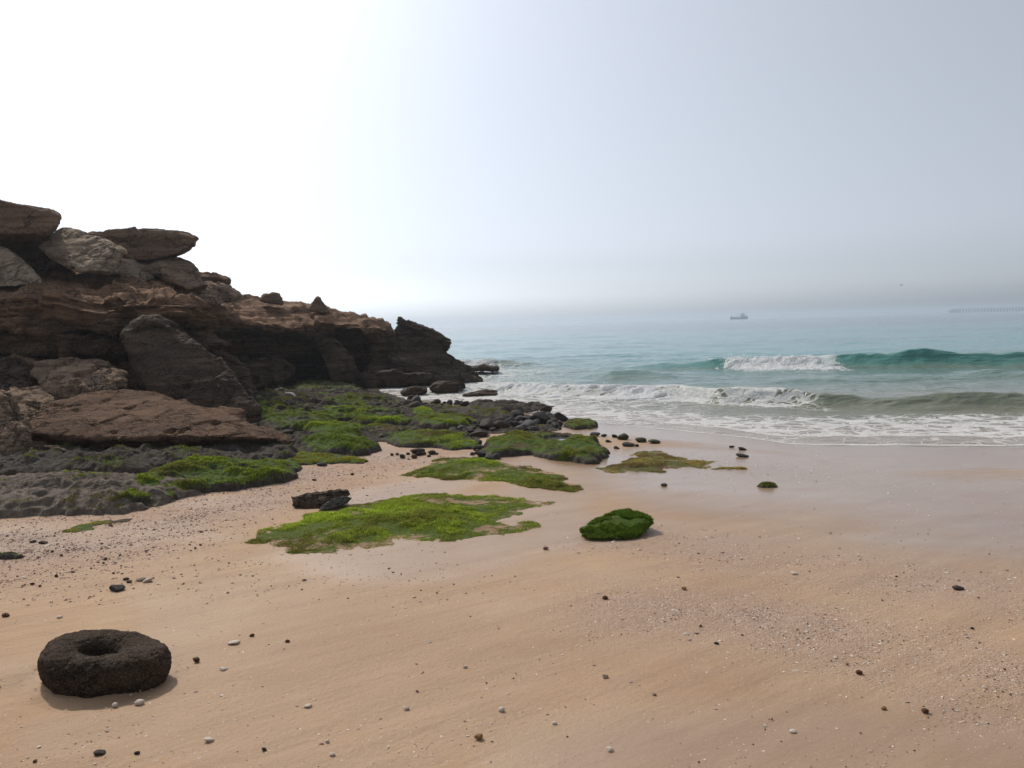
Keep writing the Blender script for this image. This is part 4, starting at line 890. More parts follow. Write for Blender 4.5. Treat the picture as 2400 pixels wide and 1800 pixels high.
mound('mossy_rock', oval(700, 886, 1008, 1068, 2, seed=1), 0.160, 'dark green humped reef rock beside the tip of the reddish slab', 'mossy rock', edge=0.28, rug=0.6, moss=(0.7, 0.05), tone=-0.15, blades=22000, bl=0.02, seed=16, jag=0.10, tint=((0.02, 0.04, 0.006), (0.055, 0.09, 0.012), (0.11, 0.15, 0.03)))
mound('mossy_rock', [(660, 1075), (690, 1058), (740, 1055), (790, 1062), (830, 1072), (862, 1078), (850, 1086), (790, 1085), (740, 1088), (690, 1090)], 0.054, 'yellow green mossy ledge in front of the dark green humped rock', 'mossy rock', edge=0.2, moss=(0.85, 0.1), tone=0.02, blades=14000, bl=0.025, seed=17, jag=0.08, tint=((0.05, 0.075, 0.008), (0.14, 0.17, 0.02), (0.24, 0.25, 0.05)))
mound('mossy_rock', oval(706, 862, 988, 1022, -2, seed=2), 0.160, 'vivid green loaf-shaped reef rock in the middle of the reef', 'mossy rock', edge=0.25, rug=0.35, moss=(0.85, 0.1), tone=-0.2, blades=16000, bl=0.02, seed=18, jag=0.08)
mound('mossy_rock', oval(604, 792, 974, 1014, 0, seed=3), 0.182, 'dull green rounded reef rock behind the tip of the reddish slab', 'mossy rock', edge=0.25, rug=0.4, moss=(0.6, 0.0), tone=-0.1, blades=12000, bl=0.02, seed=19, jag=0.10, tint=((0.02, 0.035, 0.008), (0.05, 0.075, 0.016), (0.10, 0.13, 0.035)))
mound('mossy_rock', oval(852, 942, 992, 1016, 2, seed=4), 0.075, 'reddish brown weedy reef rock right of the vivid green loaf', 'mossy rock', edge=0.2, rug=0.4, moss=(0.7, 0.1), tone=0.55, blades=5000, bl=0.02, mat='mossy2', seed=20, jag=0.10)
mound('mossy_rock', oval(815, 968, 976, 1000, -3, seed=5), 0.128, 'dark reef rock with a thin green top behind the reddish weedy rock', 'mossy rock', edge=0.16, rug=0.4, moss=(0.55, 0.0), tone=0.0, blades=7000, bl=0.02, seed=21, jag=0.10)
mound('mossy_rock', oval(964, 1112, 970, 1010, 0, seed=6, sq=0.65), 0.182, 'steep sided reef rock with a brown and green top amid dark stones', 'mossy rock', edge=0.16, rug=0.3, moss=(0.7, 0.05), tone=0.22, blades=12000, bl=0.02, seed=22, jag=0.08)
mound('mossy_rock', [(1015, 968), (1040, 955), (1110, 952), (1160, 962), (1205, 972), (1212, 984), (1150, 985), (1080, 978), (1030, 975)], 0.150, 'long grey sided reef rock with a dull green top', 'mossy rock', edge=0.18, rug=0.4, moss=(0.5, -0.02), tone=0.12, blades=9000, bl=0.02, seed=23, jag=0.12, tint=((0.03, 0.045, 0.01), (0.07, 0.09, 0.02), (0.13, 0.14, 0.05)))
mound('mossy_rock', oval(965, 1018, 955, 978, 0, seed=7), 0.118, 'small bright green topped rock left of the long grey sided rock', 'mossy rock', edge=0.18, moss=(0.85, 0.1), tone=-0.1, blades=4000, bl=0.02, seed=24, jag=0.07)
mound('reef_rock', [(1095, 950), (1110, 941), (1170, 941), (1240, 948), (1322, 952), (1300, 962), (1240, 966), (1180, 968), (1120, 962)], 0.085, 'flat grey wet rock slab at the water edge of the reef', 'rock', edge=0.16, ruf=2.0, rug=0.8, moss=(0.25, -0.25), tone=0.1, seed=25, jag=0.14, terr=0.03)
mound('mossy_rock', oval(1324, 1400, 980, 1006, 0, seed=8), 0.106, 'olive flat topped rock standing in the edge of the wash', 'mossy rock', edge=0.14, moss=(0.75, 0.05), tone=0.22, blades=4000, bl=0.02, seed=26, jag=0.06, tint=((0.03, 0.04, 0.008), (0.08, 0.085, 0.02), (0.15, 0.14, 0.05)))
mound('mossy_rock', [(722, 985), (735, 965), (790, 953), (880, 952), (945, 962), (930, 980), (880, 992), (800, 994), (740, 992)], 0.182, 'wide green reef rock with a dark front in the back of the reef', 'mossy rock', edge=0.2, rug=0.5, moss=(0.75, 0.05), tone=-0.1, blades=18000, bl=0.022, seed=27, jag=0.12, terr=0.03)
mound('mossy_rock', oval(598, 742, 955, 988, 0, seed=9), 0.150, 'green terrace rock at the foot of the tall dark slab', 'mossy rock', edge=0.2, rug=0.6, moss=(0.7, 0.0), tone=-0.05, blades=11000, bl=0.022, seed=28, jag=0.12, terr=0.03)
mound('mossy_rock', oval(590, 795, 938, 962, 2, seed=10), 0.160, 'dark terrace rock with green streaks below the white stick', 'mossy rock', edge=0.16, rug=0.6, moss=(0.55, -0.05), tone=-0.05, blades=9000, bl=0.024, seed=29, jag=0.14, terr=0.04, tint=((0.018, 0.03, 0.006), (0.05, 0.07, 0.012), (0.10, 0.12, 0.03)))
mound('mossy_rock', oval(590, 722, 917, 944, 2, seed=11), 0.160, 'dark low rock under the white stick near the rounded cave boulder', 'mossy rock', edge=0.16, rug=0.6, moss=(0.45, -0.08), tone=0.0, blades=4000, bl=0.024, seed=30, jag=0.14, terr=0.04, tint=((0.018, 0.026, 0.006), (0.045, 0.055, 0.014), (0.09, 0.10, 0.03)))
mound('mossy_rock', oval(755, 905, 926, 954, 0, seed=12), 0.138, 'olive green low rock by the small inlet left of the foam', 'mossy rock', edge=0.18, rug=0.6, moss=(0.6, -0.02), tone=0.05, blades=7000, bl=0.024, seed=31, jag=0.14, terr=0.03, tint=((0.025, 0.036, 0.006), (0.07, 0.085, 0.015), (0.12, 0.13, 0.03)))
mound('mossy_rock', oval(690, 850, 888, 924, 0, seed=13), 0.171, 'dull olive rock apron in front of the cave', 'mossy rock', edge=0.25, rug=0.6, moss=(0.5, -0.08), tone=0.1, blades=5000, bl=0.025, seed=32, jag=0.16, terr=0.05, tint=((0.02, 0.025, 0.008), (0.055, 0.06, 0.02), (0.09, 0.095, 0.035)))
mound('mossy_rock', oval(838, 905, 958, 974, 0, seed=14), 0.138, 'dark round mossy hump behind the wide green reef rock', 'mossy rock', edge=0.22, moss=(0.55, 0), tone=-0.1, blades=3000, bl=0.02, seed=33, jag=0.08)
mound('mossy_rock', [(-10, 1312), (-10, 1290), (15, 1286), (38, 1289), (52, 1303), (40, 1312)], 0.064, 'dark green mossy stone at the left edge of the beach', 'mossy rock', edge=0.08, moss=(0.7, 0.1), tone=-0.2, blades=4000, bl=0.014, seed=34, jag=0.03, tint=((0.015, 0.03, 0.005), (0.035, 0.06, 0.01), (0.07, 0.10, 0.02)))
mound('mossy_rock', oval(1777, 1823, 1129, 1143, 0, seed=15), 0.038, 'small flat dark green mossy stone alone on the wet sand at right', 'mossy rock', edge=0.07, moss=(0.85, 0.15), tone=-0.2, blades=3000, bl=0.018, seed=35, jag=0.025, tint=((0.02, 0.035, 0.005), (0.05, 0.075, 0.01), (0.10, 0.12, 0.02)))
# the shelf under the reddish slab: grey rock on the left, moss on the right
mound('rock_shelf', c3((-350, 1290), (-350, 900), (0, 905), (200, 890), (400, 868), (750, 872), (1000, 880), (1250, 900), (1500, 930), (1450, 1000), (1250, 1090), (1050, 1170), (900, 1225), (780, 1256), (600, 1262), (380, 1262), (200, 1275), (0, 1310)),
      0.33, 'grey layered rock shelf along the left edge under the reddish slab', 'rock', edge=1.5, rug=0.16, moss=(0.38, -0.14), steps=5, ruf=0.8, tone=0.0, blades=9000, bl=0.018, seed=36, jag=0.10, terr=0.05, mat='shelf', tint=((0.03, 0.05, 0.008), (0.07, 0.10, 0.015), (0.13, 0.15, 0.03)))
mound('mossy_shelf', c3((760, 1250), (860, 1060), (1000, 960), (1300, 880), (1700, 850), (2000, 850), (2190, 810), (2190, 930), (2080, 1000), (1870, 1030), (1700, 1060), (1500, 1085), (1350, 1110), (1240, 1160), (1150, 1180), (1000, 1235), (880, 1255)),
      0.16, 'green mossy shelf between the grey shelf and the pebbly sand', 'mossy rock', edge=0.34, rug=0.7, moss=(0.8, 0.12), tone=-0.12, blades=46000, bl=0.024, seed=37, jag=0.09, tint=((0.025, 0.045, 0.005), (0.075, 0.12, 0.012), (0.16, 0.20, 0.03)))
mound('rock_ledge', c3((330, 985), (-350, 990), (-350, 830), (300, 800), (900, 780), (1500, 770), (2150, 740), (2190, 830), (1900, 885), (1300, 930), (900, 985)), 0.13, 'dark ledge in the shadow under the front of the reddish slab', 'rock', edge=0.25, ruf=2.0, rug=0.8, moss=(0.4, -0.2), blades=6000, bl=0.02, seed=51, jag=0.1, tint=((0.015, 0.026, 0.004), (0.04, 0.06, 0.008), (0.08, 0.10, 0.02)))
# the free standing mossy boulder: a hull with a coat of short moss
def cM(x, y): return (1250 + x / 4.424, 1150 + y / 4.424)
yb = G1(1440, 1264)[1]
hp = [(485, 405, .10), (500, 470, 0), (560, 497, -.04), (640, 492, -.03), (780, 505, -.06), (1000, 492, -.02), (1120, 470, .02), (1180, 400, .12), (1230, 330, .2), (1215, 280, .28), (1150, 240, .36), (1060, 218, .42), (1035, 200, .46), (980, 184, .5), (900, 200, .5), (780, 245, .42), (640, 305, .3), (560, 370, .2)]
pts = [tuple(P(*cM(x, y), yb + d)) for x, y, d in hp] + [tuple(P(*cM(x, y), yb + .5)) for x, y in ((700, 400), (1100, 380), (950, 300))]
m = hullmesh([pts], 0.011); m.name = 'mossy_boulder'
weather(m, bed=(0.012, 14), tilt=(-0.4, -0.5, 0.8), lump=(0.02, 4), rough=(0.007, 18), seed=40, chip=(0.06, 5))
N = vno(m); Vm = vco(m)
fattr(m, 'moss', np.clip(0.95 - 0.9 * sst(0.25, 0.6, fbm(Vm * 4, 3, 5)) + 0 * N[:, 2], 0, 1)); fattr(m, 'tone', -0.15 + 0.5 * fbm(Vm * 3, 2, 8))
o = based('mossy_boulder', m, M['moss']); tag(o, 'free-standing green mossy boulder on the wet sand right of the largest mat', 'mossy rock')
Vm = vco(m); N = vno(m); nbm = 45000; r = np.random.default_rng(41)
ti = np.empty(len(m.loops), np.int32); m.loops.foreach_get('vertex_index', ti); ti = ti.reshape(-1, 4)
wv_ = np.clip(N[ti[:, 0], 2] + 0.25, 0, 1) * (fbm(Vm[ti[:, 0]] * 4, 3, 5) < 0.35); f = r.choice(len(ti), nbm, p=wv_ / wv_.sum())
s, t_ = r.random((2, nbm, 1)); A, B, C = Vm[ti[f, 0]], Vm[ti[f, 1]], Vm[ti[f, 3]]; p = A + (B - A) * s + (C - A) * t_; nn = N[ti[f, 0]]
L = 0.014 * r.uniform(0.4, 1.6, (nbm, 1)); up_ = nn + r.normal(size=(nbm, 3)) * 0.6 + np.array([0.1, -0.3, -0.3]); up_ /= np.linalg.norm(up_, axis=1)[:, None]
sd_ = np.cross(up_, r.normal(size=(nbm, 3))); sd_ /= np.linalg.norm(sd_, axis=1)[:, None]; wd = 0.0032
BV = np.stack([p - sd_ * wd, p + sd_ * wd, p + up_ * L], 1).reshape(-1, 3)
c0, c1, c2 = np.array((0.028, 0.062, 0.005)), np.array((0.105, 0.185, 0.012)), np.array((0.22, 0.30, 0.04)); e = r.random(nbm)[:, None]
col = np.where(e < 0.5, c0 + (c1 - c0) * e * 2, c1 + (c2 - c1) * (e - 0.5) * 2)
lowf = sst(0.10, 0.0, p[:, 2] - 0.02)[:, None] * sst(0.0, -0.25, p[:, 0])[:, None] * 0.7; col = col * (1 - lowf) + np.array((0.24, 0.18, 0.07)) * lowf
bm_ = mk('moss', BV, np.arange(nbm * 3).reshape(-1, 3), False); cattr(bm_, 'tint', np.repeat(col, 3, 0))
tag(ob('moss', bm_, M['blade'], parent=o), kind='stuff')

# tide pool lying in the broad reef rock
pp = np.array([POOL + (0.27 * math.cos(a_), 0.38 * math.sin(a_), 0) for a_ in np.linspace(0, 6.283, 24, endpoint=False)])
t = NT('pool_water'); M['pool'] = t.fin((0.10, 0.10, 0.09), 0.06, t.bump(t.noise(6, 3), 0.1, 0.02), 0.6, IOR=1.33)
ctr = pp.mean(0); tp = mk('tide_pool', np.concatenate([pp - ctr, [[0, 0, 0]]]), [(i, (i + 1) % 24, 24) for i in range(24)])
o = ob('tide_pool', tp, M['pool'], loc=ctr); tag(o, kind='structure')

# ------------------------------------------------------------------ loose stones
def unit_stone(seed, sub=3, sharp=5):
    bm = bmesh.new(); bmesh.ops.create_icosphere(bm, subdivisions=sub, radius=1.0); m = bpy.data.meshes.new('stone'); bm.to_mesh(m); bm.free()
    r = np.random.default_rng(seed); V = vco(m)
    for _ in range(sharp):
        n = r.normal(size=3); n /= np.linalg.norm(n); d = r.uniform(0.55, 0.85); k = V @ n - d; V = V - np.outer(np.clip(k, 0, None) * 0.92, n)
    V *= (1 + 0.14 * fbm(V * 1.3, 3, seed) + 0.05 * fbm(V * 5, 3, seed + 1))[:, None]
    V[:, 2] -= V[:, 2].min(); setco(m, V); m.polygons.foreach_set('use_smooth', np.ones(len(m.polygons), bool)); return m
def stone_mat(name, c0, c1, scale=8, rough=0.7):
    t = NT(name); a = t.noise(scale * 0.3, 5, 0.7)
    return t.fin(t.ramp(a, (0.3, c0), (0.7, c1)), rough, t.bump(t.noise(scale, 4, 0.7), 0.5, 0.05), 0.2)
SM = {'black': stone_mat('black_stone', (0.018, 0.015, 0.014), (0.055, 0.047, 0.043)), 'grey': stone_mat('grey_stone', (0.04, 0.036, 0.034), (0.105, 0.095, 0.09)),
      'brownd': stone_mat('brown_black_stone', (0.03, 0.020, 0.014), (0.085, 0.058, 0.042)), 'olive': stone_mat('olive_stone', (0.022, 0.024, 0.010), (0.075, 0.075, 0.03)),
      'white': stone_mat('white_shell', (0.56, 0.46, 0.36), (0.82, 0.73, 0.62), 10, 0.8), 'amber': stone_mat('amber_pebble', (0.20, 0.10, 0.03), (0.34, 0.19, 0.07), 6, 0.5),
      'red': stone_mat('red_pebble', (0.15, 0.065, 0.045), (0.26, 0.13, 0.10), 6), 'rust': stone_mat('rust_pebble', (0.07, 0.03, 0.013), (0.16, 0.075, 0.03), 6), 'tan': stone_mat('tan_pebble', (0.22, 0.15, 0.10), (0.38, 0.28, 0.21), 8), 'pink': stone_mat('pinkish_shell', (0.40, 0.29, 0.24), (0.60, 0.47, 0.41), 8)}
UN = {k: [] for k in SM}
for k in SM:
    for j in range(5):
        m = unit_stone(hash(k) % 97 if False else (sum(map(ord, k)) + j * 13), 3 if j < 3 else 2); m.materials.append(SM[k]); UN[k].append(m)
def put(name, kind, pos, size, label, cat, group=None, rz=None, tilt=0.25, sink=0.12):
    o = link(bpy.data.objects.new(name, UN[kind][random.randrange(5)]))
    o.scale = tuple(x / 2 for x in size); o.rotation_euler = (random.gauss(0, tilt), random.gauss(0, tilt), random.uniform(0, 6.28) if rz is None else rz)
    o.location = (pos[0], pos[1], pos[2] - sink * size[2]); return tag(o, label, cat, group)
SPOTS = []
CNAME = {'black': 'black', 'grey': 'grey', 'brownd': 'dark brown', 'olive': 'olive green', 'tan': 'tan', 'rust': 'rusty', 'white': 'white', 'pink': 'pinkish', 'amber': 'amber', 'red': 'red'}
MARKS = [('the ring-shaped rock', 240, 1560), ('the mossy boulder', 1440, 1240), ('the black clod', 268, 1378), ('the left edge', 20, 1500), ('the bottom left corner', 120, 1770), ('the orange brown pebble', 1122, 1728), ('the open white shell ring', 1176, 1662), ('the grey shelf', 200, 1270), ('the front of the largest mat', 800, 1310), ('the left tip of the largest mat', 520, 1280), ('the amber pebble', 1604, 1378), ('the brown pebble at lower right', 2170, 1666), ('the bottom right corner', 2330, 1770), ('the right edge', 2370, 1520), ('the dark weed clump', 2250, 1378), ('the black pebble in the grit', 1680, 1507), ('the long white shell', 546, 1506), ('the bottom edge right of centre', 1600, 1760), ('the bottom edge left of centre', 620, 1760), ('the greyish tan pebble', 1418, 1586), ('the pinkish red stone', 1280, 1284), ('the curved white shell', 720, 1655), ('the bright shell in the middle', 1090, 1562)]
def nearest(u, v):
    n_, a_, b_ = min(MARKS, key=lambda m_: (m_[1] - u) ** 2 + 2.0 * (m_[2] - v) ** 2)
    far_ = 'close ' if math.hypot(a_ - u, 1.4 * (b_ - v)) < 90 else 'well '
    if abs(a_ - u) > 1.4 * abs(b_ - v): return far_ + ('to the left of ' if u < a_ else 'to the right of ') + n_
    return far_ + ('above ' if v < b_ else 'below ') + n_
def heap(poly, n, smin, smax, kinds, label0, group, name='stone', cat='stone', gap=0.62, flat=(0.55, 0.85)):
    a = np.array(poly, float); u0, v0 = a.min(0); u1, v1 = a.max(0); r = random.Random(len(SPOTS) + n); got = 0; tries = 0
    while got < n and tries < n * 60:
        tries += 1; u, v = r.uniform(u0, u1), r.uniform(v0, v1)
        if not inside(np.array([u]), np.array([v]), a)[0]: continue
        p = G1(u, v); s = smin + (smax - smin) * r.random() ** 2.2
        if any(math.hypot(p[0] - q[0], (p[1] - q[1]) * 0.8) < gap * (s + q[2]) / 2 for q in SPOTS): continue
        SPOTS.append((p[0], p[1], s)); got += 1
        kd_ = r.choice(kinds); k_ = (s - smin) / (smax - smin); sz_ = 'big' if k_ > 0.45 else ('mid-sized' if k_ > 0.12 else 'small')
        c_ = (u - u0) / (u1 - u0); pl_ = 'left end' if c_ < 0.34 else ('right end' if c_ > 0.67 else 'middle'); rw_ = '' if n < 20 else (' back' if v < (v0 + v1) / 2 else ' front')
        label = f'{sz_} {CNAME[kd_]} stone at the{rw_} {pl_} of {label0}'
        put(name, kd_, p, (s * r.uniform(0.85, 1.25), s * r.uniform(0.75, 1.05), s * r.uniform(*flat)), label, cat, group)
DK = ['black', 'black', 'grey', 'brownd']
heap([(1075, 1022), (1085, 1005), (1150, 992), (1210, 978), (1290, 968), (1318, 985), (1322, 1006), (1280, 1013), (1150, 1014)], 95, 0.08, 0.34, DK, 'the heap by the water', 'dark stones heaped at the water edge')
heap([(925, 960), (935, 942), (1000, 940), (1090, 944), (1095, 952), (1020, 955), (965, 962)], 34, 0.10, 0.36, DK, 'the row behind the reef', 'dark stones in a row behind the reef')
heap([(1015, 1024), (1040, 1005), (1110, 1004), (1150, 1014), (1120, 1026), (1060, 1030)], 30, 0.08, 0.26, DK + ['olive'], 'the middle reef gap', 'dark stones between the reef rocks')
heap([(1090, 1062), (1120, 1040), (1150, 1068), (1180, 1074), (1150, 1080)], 16, 0.05, 0.16, DK, 'the reef gully', 'small stones in the gully')
heap([(675, 1050), (670, 1020), (705, 1010), (725, 1028), (700, 1040)], 14, 0.07, 0.2, DK + ['tan'], 'the reddish slab tip', 'stones beside the slab tip')
heap([(900, 1068), (1010, 1055), (1040, 1066), (960, 1078)], 12, 0.04, 0.11, ['brownd', 'black', 'rust'], 'the row behind the second mat', 'small stones behind the second mat')
heap([(760, 948), (800, 938), (930, 948), (940, 958), (900, 960), (800, 956)], 20, 0.08, 0.24, DK + ['olive'], 'the back terraces of the reef', 'stones on the back terraces')
heap([(560, 912), (640, 905), (720, 915), (700, 928), (600, 930)], 16, 0.10, 0.34, DK, 'the cave foot rubble', 'stones at the cave foot')

def at_px(name, kind, u0, u1, v0, v1, label, cat='stone', dep=0.8, hf=None):
    b = G1((u0 + u1) / 2, v1); d = b[1]; wm_ = (u1 - u0) / FPX * d
    hm_ = hf * wm_ if hf else max(0.25 * wm_, (v1 - v0) / FPX * d * 0.85)
    return put(name, kind, (b[0], b[1] + wm_ * dep * 0.4, gz(b[0], b[1] + wm_ * 0.3)), (wm_, wm_ * dep, hm_), label, cat, rz=random.uniform(-0.4, 0.4), tilt=0.1)
for a in [
 ('stone', 'olive', 885, 911, 1010, 1031, 'dark boxy boulder standing between the reddish weedy rock and the pebbly sand'),
 ('stone', 'olive', 1445, 1476, 1011, 1031, 'largest dark stone in the wet channel right of the reef'),
 ('stone', 'black', 1433, 1447, 1016, 1026, 'small black stone touching the left of the largest channel stone'),
 ('stone', 'olive', 1487, 1518, 1021, 1037, 'rounded olive stone, middle of three in the wet channel'),
 ('stone', 'olive', 1519, 1552, 1027, 1040, 'flat olive stone, rightmost of three in the wet channel'),
 ('stone', 'grey', 1379, 1409, 1009, 1023, 'grey stone at the right end of the reef by the channel'),
 ('stone', 'brownd', 1408, 1424, 1015, 1024, 'brownish stone just right of the grey stone at the reef end'),
 ('stone', 'black', 1417, 1434, 1027, 1037, 'black stone at the right foot of the broad brown reef rock'),
 ('stone', 'grey', 1455, 1490, 1033, 1047, 'low grey stone before the three olive channel stones'),
 ('stone', 'black', 1488, 1498, 1037, 1047, 'small upright black stone right of the low grey stone'),
 ('stone', 'black', 1438, 1453, 1042, 1052, 'small dark stone on the sand spit by the channel'),
 ('stone', 'black', 1729, 1753, 1045, 1055, 'dark domed stone near the wash line, upper one of a pair'),
 ('stone', 'grey', 1724, 1758, 1061, 1072, 'low grey stone near the wash line, lower one of a pair'),
 ('stone', 'black', 1709, 1723, 1043, 1049, 'tiny black stone left of the domed stone at the wash line'),
 ('stone', 'black', 1396, 1412, 967, 976, 'lone dark stone awash behind the olive flat topped rock'),
 ('stone', 'black', 1285, 1314, 967, 983, 'big dark stone at the seaward end of the stone heap'),
 ('stone', 'black', 1272, 1298, 978, 993, 'square black stone on top of the stone heap'),
 ('stone', 'grey', 1230, 1270, 992, 1012, 'largest grey stone in the front of the stone heap'),
 ('stone', 'grey', 1068, 1092, 988, 1010, 'grey boulder leaning on the steep sided reef rock'),
 ('stone', 'brownd', 1096, 1145, 1008, 1026, 'brown rounded boulder behind the green hump'),
 ('stone', 'brownd', 958, 997, 1048, 1063, 'dark brown stone on the pebbly sand behind the second mat'),
 ('stone', 'brownd', 1001, 1022, 1052, 1066, 'second dark brown stone right of the one behind the second mat'),
 ('stone', 'grey', 738, 768, 1081, 1093, 'dark stone with a mossy side at the front of the yellow green ledge'),
 ('stone', 'brownd', 1549, 1566, 1131, 1140, 'small dark weedy stone on the wet sand before the thin algae mat'),
 ('stone', 'rust', 820, 830, 1106, 1114, 'small reddish stone on the pebbly sand left of the second mat'),
 ('stone', 'black', 730, 742, 1120, 1127, 'small dark stone on the pebbly sand above the dark angular stone'),
 ('clod', 'black', 248, 287, 1368, 1387, 'black crumbly clod on the sand above the ring-shaped rock', 'stone'),
 ('stone', 'grey', 286, 301, 1353, 1360, 'upper of two small dark pebbles right above the black clod'),
 ('stone', 'black', 294, 308, 1360, 1366, 'lower of two small dark pebbles right above the black clod'),
 ('shell', 'tan', 315, 340, 1355, 1362, 'thin broken shell piece, left one of a pair beside two dark pebbles', 'shell'),
 ('shell', 'pink', 332, 356, 1355, 1365, 'thin pale shell piece, right one of a pair beside two dark pebbles', 'shell'),
 ('stone', 'rust', 0, 18, 1435, 1447, 'rusty brown stone at the left edge of the sand'),
 ('stone', 'brownd', 67, 83, 1265, 1273, 'left of two flat dark pebbles right of the mossy edge stone'),
 ('stone', 'brownd', 86, 108, 1266, 1276, 'right of two flat dark pebbles near the mossy edge stone'),
 ('shell', 'white', 129, 144, 1442, 1450, 'white shell left of and above the ring-shaped rock', 'shell'),
 ('stone', 'white', 260, 276, 1644, 1658, 'small white stone just below the ring-shaped rock, left one'),
 ('stone', 'white', 311, 336, 1638, 1654, 'larger white stone just below the ring-shaped rock, right one'),
 ('stone', 'rust', 450, 466, 1538, 1553, 'knobbly rust red pebble right of the ring-shaped rock'),
 ('stone', 'rust', 583, 596, 1484, 1493, 'rust brown pebble far right of and above the ring-shaped rock'),
 ('stone', 'rust', 667, 679, 1498, 1506, 'rust brown pebble alone on the sand right of the long white shell'),
 ('shell', 'white', 531, 561, 1501, 1512, 'long white shell right of the ring-shaped rock', 'shell'),
 ('shell', 'white', 509, 531, 1565, 1573, 'flat white shell below the long white shell', 'shell'),
 ('shell', 'white', 473, 498, 1729, 1741, 'white shell heap piece near the bottom left of the sand', 'shell'),
 ('stone', 'brownd', 214, 244, 1759, 1772, 'dark brown pebble near the bottom left corner'),
 ('stone', 'black', 311, 327, 1759, 1769, 'blue black pebble right of the dark brown pebble at the bottom'),
 ('stone', 'brownd', 610, 624, 1751, 1761, 'round brown pebble at the bottom, left of the white shells'),
 ('stone', 'amber', 1110, 1134, 1720, 1736, 'smooth orange brown pebble at the bottom middle'),
 ('stone', 'red', 1273, 1287, 1279, 1289, 'pinkish red stone left of and below the free-standing mossy boulder'),
 ('stone', 'amber', 1597, 1610, 1372, 1384, 'amber pebble on the gritty sand below the mossy boulder'),
 ('stone', 'rust', 1412, 1426, 1394, 1405, 'rust brown pebble below the mossy boulder'),
 ('stone', 'rust', 2162, 2181, 1659, 1673, 'brown pebble at the lower edge of the gritty strip at right'),
 ('stone', 'brownd', 2235, 2264, 1373, 1384, 'dark elongated weed clump on the gritty sand at far right', 'stone'),
 ('stone', 'amber', 2065, 2079, 1653, 1665, 'amber and brown pebble left of the brown pebble at lower right'),
 ('stone', 'rust', 2008, 2024, 1569, 1582, 'rust brown shell shaped pebble in the gritty strip at right'),
 ('stone', 'black', 1674, 1686, 1503, 1512, 'black pebble at the left end of the gritty strip'),
 ('shell', 'white', 1167, 1185, 1655, 1669, 'open white shell ring in the middle foreground', 'shell'),
 ('shell', 'white', 1293, 1307, 1689, 1699, 'small white ring shell right of the open white shell', 'shell'),
 ('shell', 'white', 1419, 1439, 1751, 1763, 'oblong white shell at the bottom right of centre', 'shell'),
 ('stone', 'tan', 1409, 1427, 1580, 1592, 'greyish tan pebble half sunk in the smooth sand'),
 ('shell', 'white', 760, 772, 1732, 1742, 'round white shell at the bottom left of centre, upper of two', 'shell'),
 ('shell', 'white', 770, 785, 1763, 1773, 'round white shell at the bottom left of centre, lower of two', 'shell'),
 ('shell', 'white', 711, 731, 1650, 1659, 'curved white shell on the smooth sand left of centre', 'shell'),
 ('shell', 'white', 1085, 1097, 1558, 1567, 'bright white shell with a wash mark in the middle of the sand', 'shell'),
 ('shell', 'pink', 945, 961, 1656, 1665, 'pinkish shell left of the open white shell', 'shell'),
 ('shell', 'white', 1851, 1871, 1709, 1719, 'white shell with a dark side at the lower right', 'shell'),
 ('shell', 'white', 1851, 1872, 1340, 1347, 'flat white shell at the top of the right gritty sand', 'shell'),
]:
    at_px(*a)

# ------------------------------------------------------------------ small shells and pebbles one by one, the rest as grit
r = np.random.default_rng(77); cnt = {}
LB = {('white', 0): ('pale shell chip on the smooth foreground sand', 'shell', 'pale shell chips on the smooth sand'), ('white', 1): ('pale shell chip in the gritty strip at right', 'shell', 'pale shell chips in the right gritty strip'), ('white', 2): ('pale shell chip on the pebbly sand at left', 'shell', 'pale shell chips on the left pebbly sand'),
      ('dark', 0): ('tiny brown pebble on the smooth foreground sand', 'pebble', 'brown pebbles on the smooth sand'), ('dark', 1): ('tiny brown pebble in the gritty strip at right', 'pebble', 'brown pebbles in the right gritty strip'), ('dark', 2): ('tiny brown pebble on the pebbly sand at left', 'pebble', 'brown pebbles on the left pebbly sand')}
need = {('white', 0): 85, ('white', 1): 95, ('white', 2): 30, ('dark', 0): 16, ('dark', 1): 20, ('dark', 2): 44}
def zone(u, v, g): return 1 if (u > 1350 and g > 0.3) else (2 if (u < 1050 and g > 0.3) else 0)
tries = 0
while sum(need.values()) > 0 and tries < 40000:
    tries += 1
    v = r.uniform(1230, 1795) ** 1.0; u = r.uniform(5, 2395); p = G1(u, v) if tries % 1 == 0 else None
    g = float(grit_of(np.array([[p[0]]]), np.array([[p[1]]]))[0, 0]); z = zone(u, v, g)
    kd = 'white' if r.random() < 0.6 else 'dark'
    if need[(kd, z)] <= 0:
        kd = 'dark' if kd == 'white' else 'white'
        if need[(kd, z)] <= 0: continue
    if 520 < u < 1300 and v < 1310: continue
    if math.hypot((p[0] - DON[0]) / 0.36, (p[1] - DON[1]) / 0.28) < 1.1: continue
    need[(kd, z)] -= 1
    s = p[1] / FPX * (5 + 8 * r.random() ** 2) * (1.0 if kd == 'white' else 0.85)
    lb, ct, gp = LB[(kd, z)]
    k = random.choice(['white', 'white', 'pink']) if kd == 'white' else random.choice(['rust', 'brownd', 'tan', 'tan', 'red'])
    nm_ = f'{CNAME[k]} shell chip' if kd == 'white' else f'tiny {CNAME[k]} pebble'; kk_ = s * FPX / p[1]; nm_ = ('larger ' if kk_ > 8 else 'small ') + nm_.replace('tiny ', ''); pl_ = nearest(u, v); lb = f'{nm_} {pl_}'; gp = lb.replace('chip ', 'chips ').replace('pebble ', 'pebbles ', 1)
    put('shell' if kd == 'white' else 'pebble', k, p, (s * r.uniform(0.8, 1.3), s * r.uniform(0.6, 0.9), s * r.uniform(0.15, 0.35) if kd == 'white' else s * r.uniform(0.4, 0.7)), lb, ct, gp)

